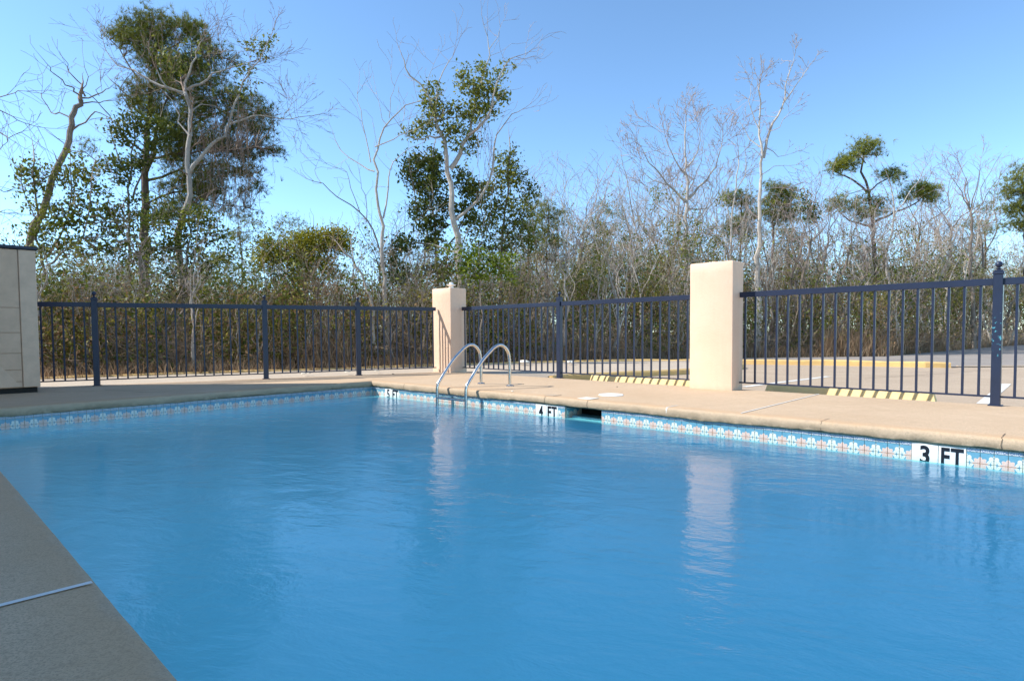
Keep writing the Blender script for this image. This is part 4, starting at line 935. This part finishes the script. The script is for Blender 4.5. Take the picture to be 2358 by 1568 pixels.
# right
hero('very tall slim white bare tree behind the nearer pillar', 'bare tree', c8, 20., 31, [
    ([(1042, 1520), (1045, 1250), (1050, 1000), (1062, 700), (1062, 600), (1058, 500), (1055, 380), (1055, 240)], .17, .02, .4),
    ([(1066, 610), (1100, 480), (1140, 400), (1180, 340), (1230, 260), (1290, 170)], .07, .01, 1.3), ([(1160, 370), (1180, 260), (1200, 180), (1225, 110)], .035, .008, 1.2), ([(1058, 560), (1010, 520), (960, 440)], .03, .008, 1.),
    ([(1090, 560), (1150, 600), (1210, 590)], .02, .007, .8), ([(1066, 690), (1130, 655), (1200, 650)], .02, .007, .8), ([(1055, 480), (1010, 370), (1000, 300), (1020, 220)], .025, .007, 1.2), ([(1100, 480), (1150, 460), (1200, 390)], .02, .007, 1.), ([(1056, 300), (1040, 230), (1075, 190)], .015, .006, 1.2), ([(1060, 620), (1020, 570), (940, 550)], .02, .006, 1.)],
    'bark_pale', 'twig_pink', tw_len=.62, tw_dens=1.1, tw_lev=2, rmin=.006)
hero('wide spreading pinkish bare tree left of the tall slim white tree', 'bare tree', c8, 22., 32, [
    ([(700, 1450), (690, 1200), (688, 1000), (695, 820), (690, 680), (685, 550), (690, 430)], .18, .02, .9),
    ([(690, 830), (600, 740), (540, 670), (470, 560)], .07, .01, 1.5), ([(700, 810), (790, 720), (850, 620), (870, 510)], .07, .01, 1.5), ([(690, 700), (630, 620), (590, 510)], .045, .01, 1.5), ([(690, 660), (750, 580), (760, 480)], .04, .01, 1.4), ([(600, 740), (520, 720), (440, 640)], .03, .008, 1.4), ([(700, 860), (800, 860), (880, 760)], .04, .01, 1.3), ([(690, 900), (600, 880), (520, 800)], .035, .01, 1.2)],
    'bark_pale', 'twig_pink', tw_len=1.15, tw_dens=1.15, tw_lev=2, rmin=.006)
hero('bare multi-branched pale tree right beside the tall slim white tree', 'bare tree', c8, 21., 33, [
    ([(925, 1400), (915, 1100), (915, 900), (940, 750), (950, 620)], .09, .02, .8), ([(915, 950), (880, 820), (900, 720)], .04, .01, .9), ([(930, 800), (980, 700), (985, 600)], .03, .01, 1.), ([(970, 1150), (1000, 900), (1050, 780), (1120, 760)], .04, .01, .8), ([(915, 1100), (860, 960), (830, 900)], .03, .01, .8)],
    'bark_pale', 'twig_pink', tw_len=1., tw_dens=.9)
hero('flat-topped windswept pine standing clear of the woods at right', 'pine tree', c8, 24., 34, [
    ([(1650, 1450), (1625, 1200), (1615, 1040), (1610, 900), (1590, 780), (1560, 680), (1572, 600), (1575, 550)], .20, .03, .1), ([(1592, 780), (1510, 720), (1450, 690), (1420, 670)], .06, .02, .1), ([(1592, 780), (1640, 740), (1710, 700)], .05, .02, .1),
    ([(1618, 930), (1720, 880), (1800, 850), (1860, 800)], .07, .02, .1), ([(1605, 950), (1500, 920), (1430, 860)], .06, .02, .1), ([(1575, 640), (1540, 600), (1560, 570)], .03, .015, .2), ([(1575, 760), (1500, 790), (1470, 775)], .025, .01, 1.)],
    'bark_dark', 'twig_brown', [(1570, 535, 45, 18), (1620, 560, 40, 25), (1560, 570, 55, 25), (1530, 600, 40, 18), (1620, 590, 40, 12), (1450, 640, 50, 25), (1420, 670, 40, 25), (1490, 650, 55, 28), (1500, 620, 35, 18), (1700, 680, 45, 20), (1730, 710, 40, 20), (1670, 695, 30, 18), (1840, 760, 60, 25), (1890, 780, 60, 35), (1800, 800, 55, 25), (1900, 820, 40, 20), (1450, 820, 50, 22), (1480, 850, 50, 18), (1400, 870, 30, 14), (1560, 820, 40, 20), (1640, 830, 50, 20), (1580, 890, 70, 25), (1530, 870, 50, 20), (1660, 860, 40, 16)],
    'needles', tw_len=.4, tw_lev=1, name='pine_tree', fol_par=dict(per_m2=14, per=3, clump=.30, size=.21, mat='needle_warm', k=12, width=.013, conn=.9, depthk=.7))
hero('round-headed dark pine just right of the tall slim white tree', 'pine tree', c8, 27., 35, [([(1120, 1450), (1120, 1100), (1125, 880), (1140, 770)], .16, .03, .1), ([(1125, 950), (1190, 850)], .05, .02, .1)],
    'bark_dark', 'twig_brown', [(1120, 750, 40, 18), (1150, 780, 60, 35), (1200, 790, 35, 28), (1180, 840, 60, 35), (1110, 830, 50, 35), (1210, 880, 40, 25), (1150, 900, 70, 35), (1080, 880, 40, 30)], 'needles', tw_len=.4, tw_lev=1, name='pine_tree', fol_par=dict(per_m2=13, per=3, clump=.32, size=.22, mat='needle', k=12, width=.014))
hero('broad dull green pine left of the tall slim white tree', 'pine tree', c8, 28., 36, [([(960, 1450), (960, 1100), (965, 820)], .14, .03, .1)],
    'bark_dark', 'twig_brown', [(900, 800, 50, 18), (960, 790, 50, 20), (930, 830, 60, 30), (990, 830, 50, 30), (1000, 900, 60, 40), (930, 930, 60, 40), (980, 980, 80, 40), (900, 970, 40, 30)], 'needles', tw_len=.4, tw_lev=1, name='pine_tree', fol_par=dict(per_m2=10, per=3, clump=.34, size=.22, mat='needle', k=12, width=.014))
hero('small leafy-topped tree between the dark pine and the windswept pine', 'tree', c8, 24., 37, [([(1300, 1450), (1295, 1100), (1300, 900), (1280, 800)], .06, .02, .4), ([(1300, 950), (1335, 860)], .02, .01, .4)],
    'bark_pale', 'twig_pale', [(1275, 810, 25, 25), (1300, 850, 40, 30), (1260, 860, 25, 20), (1330, 870, 22, 25), (1300, 910, 35, 25)], 'leaves', tw_len=.6, name='tree', fol_par=dict(per_m2=10, per=12, clump=.25, size=.1, mat='leaf_dark'))
hero('bare grey tree with fan-shaped crown near the right edge', 'bare tree', c8, 25., 38, [
    ([(2110, 1450), (2095, 1150), (2100, 930), (2085, 850)], .12, .05, .5), ([(2090, 870), (2050, 780), (2010, 720)], .04, .01, 1.3), ([(2095, 860), (2130, 760), (2140, 670)], .04, .01, 1.3), ([(2100, 900), (2170, 800), (2210, 740)], .04, .01, 1.3), ([(2085, 850), (2080, 740), (2060, 690)], .03, .01, 1.2), ([(2160, 1150), (2145, 980), (2140, 930)], .05, .02, .6)],
    'bark_grey', 'twig_pink', tw_len=1.1, tw_dens=.95, rmin=.006)
hero('dark green pine cut by the right edge', 'pine tree', c8, 24., 39, [([(2380, 1450), (2370, 1000), (2350, 700)], .18, .03, .1), ([(2360, 900), (2280, 820)], .04, .015, .1)],
    'bark_dark', 'twig_brown', [(2340, 680, 40, 25), (2320, 720, 50, 28), (2270, 760, 35, 18), (2330, 780, 60, 30), (2260, 800, 30, 20), (2340, 860, 60, 40), (2300, 880, 40, 30), (2400, 780, 60, 60), (2340, 940, 60, 40)], 'needles', tw_len=.5, tw_lev=1, name='pine_tree', fol_par=dict(per_m2=12, per=3, clump=.3, size=.2, mat='needle', k=12, width=.013))
hero('white curving bare trunk in front of the windswept pine', 'bare tree', c8, 20.5, 40, [
    ([(1750, 1530), (1720, 1380), (1690, 1220), (1680, 1080), (1700, 980), (1720, 860), (1700, 750)], .10, .02, .6), ([(1690, 1150), (1640, 1050), (1660, 940)], .03, .01, .9), ([(1715, 900), (1790, 800), (1850, 700)], .03, .01, 1.1), ([(1720, 860), (1680, 780), (1660, 740)], .02, .008, 1.)],
    'bark_pale', 'twig_pink', tw_len=1.1, tw_dens=.45)

# ------------------------------------------------------------ smaller woodland trees: variants built once, then copied one by one
def variant(seed, h, bark_, twig_, style):
    tr = Tree(seed); rs = np.random.RandomState(seed); mbt = MB(); rng = tr.rng
    P = [(0, 0, -.1)]; x = y = 0; ln = rng.gauss(0, .07); th = {'bare': .62, 'leafy': .6, 'pine': .95, 'brush': .3}[style]
    for i in range(1, 7): x += (rng.gauss(0, .12)+ln)*h/6; y += rng.gauss(0, .12)*h/6; P.append((x, y, h*th*i/6))
    r0 = .0125*h*rng.uniform(.7, 1.25); pp, rad = bez(P, r0, r0*.35, rng, .35, .016); mbt.tube(pp, rad, 6); br = [(pp[int(len(pp)*.5):], rad[int(len(pp)*.5):])]
    nl = {'bare': 6, 'leafy': 7, 'pine': 9, 'brush': 9}[style]
    for k in range(nl):
        f = rng.uniform({'bare': .35, 'leafy': .25, 'pine': .45, 'brush': .0}[style], 1.) if k > 1 else 1.
        i0 = min(len(pp)-1, int((len(pp)-1)*f)); a = pp[i0]; az = 2*PI*(k+rng.random()*.7)/nl; out = rng.uniform(.12, .34)*h*(1.15-.5*f); top = (h-a.z)*rng.uniform(.6, 1.)*(1 if style != 'pine' else .35)
        Q = [a]; wx = rng.gauss(0, .03)*h
        for i in range(1, 6):
            u = i/5; Q.append(a+Vector((math.cos(az)*out*u**.8+rng.gauss(0, .02)*h+wx*u, math.sin(az)*out*u**.8+rng.gauss(0, .02)*h, top*u**1.2)))
        ra = max(.008, rad[i0]*rng.uniform(.45, .75)); p2, r2 = bez(Q, ra, .006, rng, .3, .016); mbt.tube(p2, r2, 5); br.append((p2, r2))
    for (pl, rl) in br:
        n_ = len(pl)
        for i in range(1, n_):
            k = {'bare': .85, 'leafy': .8, 'pine': .5, 'brush': .9}[style]
            while rng.random() < k:
                k -= 1; s = Vector((rng.gauss(0, 1), rng.gauss(0, 1), 0)).normalized()
                grow(tr, tuple(pl[i]), tuple((s*.8+Vector((0, 0, rng.uniform(.1, 1.)))).normalized()), h*.12*rng.uniform(.5, 1.2), max(.006, rl[i]*.4), 0, 2, .06, .24, .45, .0045)
    parts = [('trunk', mbt.mesh('trunk', M[bark_], True))]
    if style in ('leafy', 'pine', 'brush'):
        t = np.array(tr.tips)
        if style == 'pine':
            c_ = np.repeat(t, 3, axis=0)+rs.randn(len(t)*3, 3)*.12; V, f = needle_geo(c_, .2, rs, 9, .013); mt = 'needle'
        elif style == 'leafy':
            keep = t[(rs.rand(len(t)) < .8) & (np.sin(t[:, 2]*2.3+t[:, 0]*1.5) > -.6)]; c_ = np.repeat(keep, 14, axis=0)+rs.randn(len(keep)*14, 3)*.11; V, f = leaf_geo(c_, .078, rs); mt = ['leaf_olive', 'leaf_mid', 'leaf_dark'][seed % 3]
        else:
            keep = t[(rs.rand(len(t)) < .3)]; c_ = np.repeat(keep, 4, axis=0)+rs.randn(len(keep)*4, 3)*.08; V, f = leaf_geo(c_, .06, rs); mt = ['leaf_dry', 'leaf_olive'][seed % 2]
        parts.append(('foliage', npmesh('foliage', V, [f], M[mt])))
    parts.append(('twigs', seg_mesh('twigs', tr.tw, M[twig_], np.zeros(3)))); print(seed, style, len(tr.tw)); return parts
VAR = {'bare': [variant(101, 6.5, 'bark_pale', 'twig_pink', 'bare'), variant(102, 6, 'bark_pale', 'twig_pale', 'bare'), variant(103, 7, 'bark_grey', 'twig_pink', 'bare'), variant(104, 5.5, 'bark_grey', 'twig_brown', 'bare'), variant(105, 6.2, 'bark_pale', 'twig_pink', 'bare'), variant(106, 6.8, 'bark_pale', 'twig_pink', 'bare')],
       'leafy': [variant(111, 5, 'bark_grey', 'twig_pale', 'leafy'), variant(112, 5.5, 'bark_pale', 'twig_pale', 'leafy'), variant(113, 4.6, 'bark_grey', 'twig_brown', 'leafy'), variant(117, 4.8, 'bark_grey', 'twig_pale', 'leafy')],
       'brush': [variant(121, 3.6, 'bark_brown', 'twig_brown', 'brush'), variant(122, 3.9, 'bark_pale', 'twig_brown', 'brush'), variant(124, 3.4, 'bark_grey', 'twig_pale', 'brush')],
       'pine': [variant(131, 7, 'bark_dark', 'twig_brown', 'pine')]}
LB = {'bare': ('slender leafless grey tree of the woods, trunk showing between the railings and sky', 'bare tree', 'bare_tree'),
      'leafy': ('small olive-green leafy tree of the woods behind the railing', 'tree', 'leafy_tree'),
      'brush': ('low tangled brown shrub at the foot of the woods', 'shrub', 'shrub'),
      'pine': ('young dark pine rising in the depth of the woods', 'pine tree', 'young_pine')}
GRP = {'bare': 'slender bare trees of the woods', 'leafy': 'small leafy trees of the woods', 'brush': 'brown shrubs at the woods edge', 'pine': 'young pines in the woods'}
# depth of the front edge of the woods as a function of picture x
EX = np.array([-400, 95, 781, 995, 1150, 1300, 1500, 1716, 2050, 2190, 2358, 2700])
EYd = np.array([10.6, 11.0, 13.2, 14.0, 15.2, 16., 17., 19.2, 19.5, 23.5, 31, 33.])
def edgeY(px): return float(np.interp(px, EX, EYd))
rf = random.Random(77)
def where(px, Y):
    a, _ = ray(px, 765); return a*Y
def zone_word(px):
    for lim, wd in ((95, 'beside the shed'), (330, 'behind the first left post'), (620, 'left of the second left post'), (840, 'between the second and third left posts'), (1050, 'left of the far corner pillar'),
                    (1290, 'right of the far corner pillar'), (1590, 'left of the nearer pillar'), (1900, 'right of the nearer pillar'), (2290, 'left of the chipped post'), (9999, 'at the right edge')):
        if px < lim: return wd
PUT = {}
ORD = 'first second third fourth fifth sixth seventh eighth ninth tenth eleventh twelfth thirteenth fourteenth fifteenth sixteenth seventeenth eighteenth nineteenth twentieth'.split()+['twenty-'+q for q in 'first second third fourth fifth sixth seventh eighth ninth'.split()]+['thirtieth']+['thirty-'+q for q in 'first second third fourth fifth sixth seventh eighth ninth'.split()]+['fortieth']+['forty-'+q for q in 'first second third fourth fifth sixth seventh eighth ninth'.split()]+['fiftieth']+['fifty-'+q for q in 'first second third fourth fifth sixth seventh eighth ninth'.split()]
def put(kind, px, Y, scale):
    v = rf.choice(VAR[kind]); lb, cat, nm = LB[kind]
    o = empty(nm, (where(px, Y), Y, -.13), rf.uniform(0, 6.28), lb.split(' of the woods')[0].split(' at the foot')[0].split(' rising')[0]+' in the woods '+zone_word(px), cat, GRP[kind]+' '+zone_word(px))
    o.scale = (scale*rf.uniform(.85, 1.1), scale*rf.uniform(.85, 1.1), scale)
    for (nm2, me) in v:
        c = link(nm2, me, None, o)
        if nm2 != 'trunk': c['kind'] = 'stuff'
    PUT.setdefault((kind, zone_word(px)), []).append((px, o))
# envelope: picture height of the general wood top
TX = np.array([-200, 60, 330, 620, 900, 1200, 1350, 1500, 1700, 1900, 2100, 2358, 2600]); TY = np.array([550, 530, 500, 580, 540, 500, 430, 415, 440, 455, 450, 475, 470])
def htop(px, Y): return (765-float(np.interp(px, TX, TY)))/F*Y+.75
cnt = 0
for i in range(200):
    px = -60+2520*(i+rf.random())/200; Y = edgeY(px)+.3+.8+abs(rf.gauss(0, 1))*8; h = htop(px, Y)*rf.uniform(.6, 1.12)*(1+.13*math.sin(px*.021)+.08*math.sin(px*.057+1))
    if px < 620 and rf.random() < .5: continue
    put('bare', px, Y, h/6.2)
for i in range(160):
    px = -60+2520*(i+rf.random())/160; Y = edgeY(px)+1.2+abs(rf.gauss(0, 1))*6; h = htop(px, Y)*rf.uniform(.4, .8); put('leafy', px, Y, h/5.)
for i in range(50):
    px = -60+2520*(i+rf.random())/50; Y = edgeY(px)+.5+abs(rf.gauss(0, 1))*1.8; put('brush', px, Y, rf.uniform(.55, .95)*(Y/16)**.5)
for i in range(46):
    px = 60+2300*(i+rf.random())/46; Y = edgeY(px)+rf.uniform(.15, 1.2); put('bare', px, Y, htop(px, Y)*rf.uniform(.5, .95)/6.2)
for px, Y, h in ((1235, 24, 5.6), (1380, 27, 6.), (560, 26, 5.5), (2250, 30, 6.5), (1800, 29, 6), (690, 27, 5.6)): put('pine', px, Y, h/7)

for (kind, zw), L_ in PUT.items():
    L_.sort(key=lambda t: t[0])
    for i, (_, o) in enumerate(L_):
        if len(L_) > 1: o['label'] = {'bare': 'slender leafless tree', 'leafy': 'small leafy tree', 'brush': 'low brown shrub', 'pine': 'young pine'}[kind]+', '+ORD[min(i, 58)]+' from the left in woods '+zw
# ------------------------------------------------------------ undergrowth, far woods, dry grass: uncountable masses
rs = np.random.RandomState(5)
def band(n_, dmin, dmax, p_=1.):
    px = rs.uniform(-250, 2650, n_); Yb = np.interp(px, EX, EYd)+dmin+(dmax-dmin)*rs.rand(n_)**p_
    a = (px-1179)/F; return np.stack([a*Yb, Yb, np.full(n_, -.13)], axis=1), px
def stems(base, H, bend, r, rs_, k=3, jitter=.12):
    segs = []; n_ = len(base); p = base.copy(); d = np.stack([rs_.randn(n_)*bend, rs_.randn(n_)*bend, np.ones(n_)], axis=1)
    for i in range(k):
        d2 = d+rs_.randn(n_, 3)*jitter*np.array([1, 1, .3]); d2 /= np.linalg.norm(d2, axis=1, keepdims=True)
        q = p+d2*(H/k)[:, None]; ra = r*(1-i/(k+.5)); rb = r*(1-(i+1)/(k+.5))
        segs.append(np.concatenate([p, q, ra[:, None], rb[:, None]], axis=1)); p = q; d = d2+rs_.randn(n_, 3)*bend*np.array([1, 1, .2])
    return segs, p
allb = []; ends = []
b, px = band(3800, .3, 5., 1.3); H = rs.uniform(.5, 2.2, len(b)); s, e = stems(b, H, .6, np.full(len(b), .007), rs, 5, .45); allb += s; ends.append((b, e))
b2, px = band(420, .8, 9.); H = rs.uniform(1.8, 3.6, len(b2)); s, e = stems(b2, H, .22, rs.uniform(.012, .032, len(b2)), rs, 6, .09); allb += s
mid_ = np.concatenate(allb[-3:]); 
# twiglets off the stems
S_ = np.concatenate(allb); idx = rs.randint(0, len(S_), 26000); t = rs.rand(len(idx), 1); p0 = S_[idx, :3]*(1-t)+S_[idx, 3:6]*t
dd = rs.randn(len(idx), 3)*np.array([1, 1, .7])+np.array([0, 0, .4]); p1_ = p0+dd/np.linalg.norm(dd, axis=1, keepdims=True)*rs.uniform(.12, .55, (len(idx), 1))
tw = np.concatenate([p0, p1_, np.full((len(idx), 1), .0045), np.full((len(idx), 1), .003)], axis=1)
me = seg_mesh('undergrowth', np.concatenate([S_, tw]), M['undergrowth'], np.zeros(3)); tag(link('undergrowth', me), kind='stuff', label='tangled brown undergrowth along the edge of the woods', cat='undergrowth')
# leaves clinging in the undergrowth: clumps, so it reads light and dark
def leaf_mass(name, label, n_cl, per, mat, dmin, dmax, zlo, zhi, clump, size, cat):
    c_, px_ = band(n_cl, dmin, dmax, 1.2); c_[:, 2] = rs.uniform(zlo, zhi, n_cl)*np.sqrt(c_[:, 1]/15); gate = (np.sin(px_*.013)+np.sin(px_*.037+2)+rs.randn(n_cl)*.9) > -.3
    c_ = c_[gate]; pts = np.repeat(c_, per, axis=0)+rs.randn(len(c_)*per, 3)*clump; pts[:, 2] = np.maximum(pts[:, 2], -.1); V, f = leaf_geo(pts, size, rs)
    tag(link(name, npmesh(name, V, [f], M[mat])), kind='stuff', label=label, cat=cat)
leaf_mass('ground_cover', 'olive green leaves filling the undergrowth of the woods', 3000, 30, 'leaf_olive', .0, 3.5, -.1, 1.7, .16, .065, 'ground cover')
leaf_mass('ground_cover', 'dark green leaves low in the woods', 2600, 30, 'leaf_dark', .1, 5., .0, 2.4, .2, .08, 'ground cover')
leaf_mass('leaf_litter', 'dry brown leaves caught in the undergrowth', 2500, 16, 'leaf_dry', -.1, 4., -.12, 1.7, .2, .06, 'dry leaves')
leaf_mass('ground_cover', 'fresh green leaves scattered through the woods', 1500, 24, 'leaf_mid', .5, 7., .3, 3.3, .2, .075, 'ground cover')
# far woods that read as one mass
n_ = 900; px = rs.uniform(-400, 2800, n_); Yb = np.interp(px, EX, EYd)+rs.uniform(8, 24, n_); b = np.stack([(px-1179)/F*Yb, Yb, np.full(n_, -.13)], axis=1)
H = ((765-np.interp(px, TX, TY+70))/F*Yb+.8)*rs.uniform(.45, 1.05, n_); s, e = stems(b, H, .30, rs.uniform(.012, .04, n_), rs, 6, .08); S_ = np.concatenate(s)
idx = rs.randint(n_, len(S_), 40000); t = rs.rand(len(idx), 1); p0 = S_[idx, :3]*(1-t)+S_[idx, 3:6]*t; dd = rs.randn(len(idx), 3)*np.array([1, 1, .6])+np.array([0, 0, .7])
p1_ = p0+dd/np.linalg.norm(dd, axis=1, keepdims=True)*rs.uniform(.2, 1.1, (len(idx), 1)); tw = np.concatenate([p0, p1_, np.full((len(idx), 1), .008), np.full((len(idx), 1), .004)], axis=1)
tag(link('far_woods', seg_mesh('far_woods', np.concatenate([S_, tw]), M['twig_brown'], np.zeros(3))), kind='stuff', label='dense mass of bare stems deep in the woods', cat='woods')
ci = rs.randint(0, len(S_), 2600); c_ = S_[ci, 3:6]; pts = np.repeat(c_, 46, axis=0)+rs.randn(len(c_)*46, 3)*.33; V, f = leaf_geo(pts, .11, rs)
tag(link('far_foliage', npmesh('far_foliage', V, [f], M['leaf_mid'])), kind='stuff', label='olive foliage in the depth of the woods', cat='woods')
# dry grass patches
rs = np.random.RandomState(9)
def grass(name, label, px0, px1, d0, d1, n_, hmin, hmax):
    px = rs.uniform(px0, px1, n_); Yb = np.interp(px, EX, EYd)+rs.uniform(d0, d1, n_); b = np.stack([(px-1179)/F*Yb, Yb, np.full(n_, -.13)], axis=1)
    H = rs.uniform(hmin, hmax, n_); d = np.stack([rs.randn(n_)*.22, rs.randn(n_)*.22, np.ones(n_)], axis=1); u = rs.randn(n_, 3)*np.array([1, 1, 0]); u /= np.linalg.norm(u, axis=1, keepdims=True)
    wd = .006+.004*rs.rand(n_, 1); m_ = b+d*H[:, None]*.55; t_ = b+(d*np.array([1.7, 1.7, 1]))*H[:, None]
    V = np.stack([b-u*wd, b+u*wd, m_+u*wd*.8, m_-u*wd*.8, t_], axis=1).reshape(-1, 3); k = np.arange(n_)*5
    f4 = np.stack([k, k+1, k+2, k+3], axis=1); f3 = np.stack([k+3, k+2, k+4], axis=1)
    tag(link(name, npmesh(name, V, [f4, f3], M['grass_dry'])), kind='stuff', label=label, cat='dry grass')
grass('dry_grass', 'rust-brown dry grass behind the railing left of the third left post', 655, 815, -.2, 1., 900, .3, 1.0)
grass('dry_grass', 'rust-brown dry grass behind the railing right of the middle post', 1280, 1430, -.3, .8, 700, .3, .8)
grass('dry_grass', 'tall rust-brown dry grass beyond the road at right', 1890, 2170, -.4, 1.4, 2200, .3, 1.1)
grass('dry_grass', 'thin straw-coloured grass along the edge of the woods', -150, 2450, -.7, .5, 12000, .06, .45)
print('objects', len(sc.objects), 'tris approx', sum(len(m_.loops) for m_ in bpy.data.meshes))
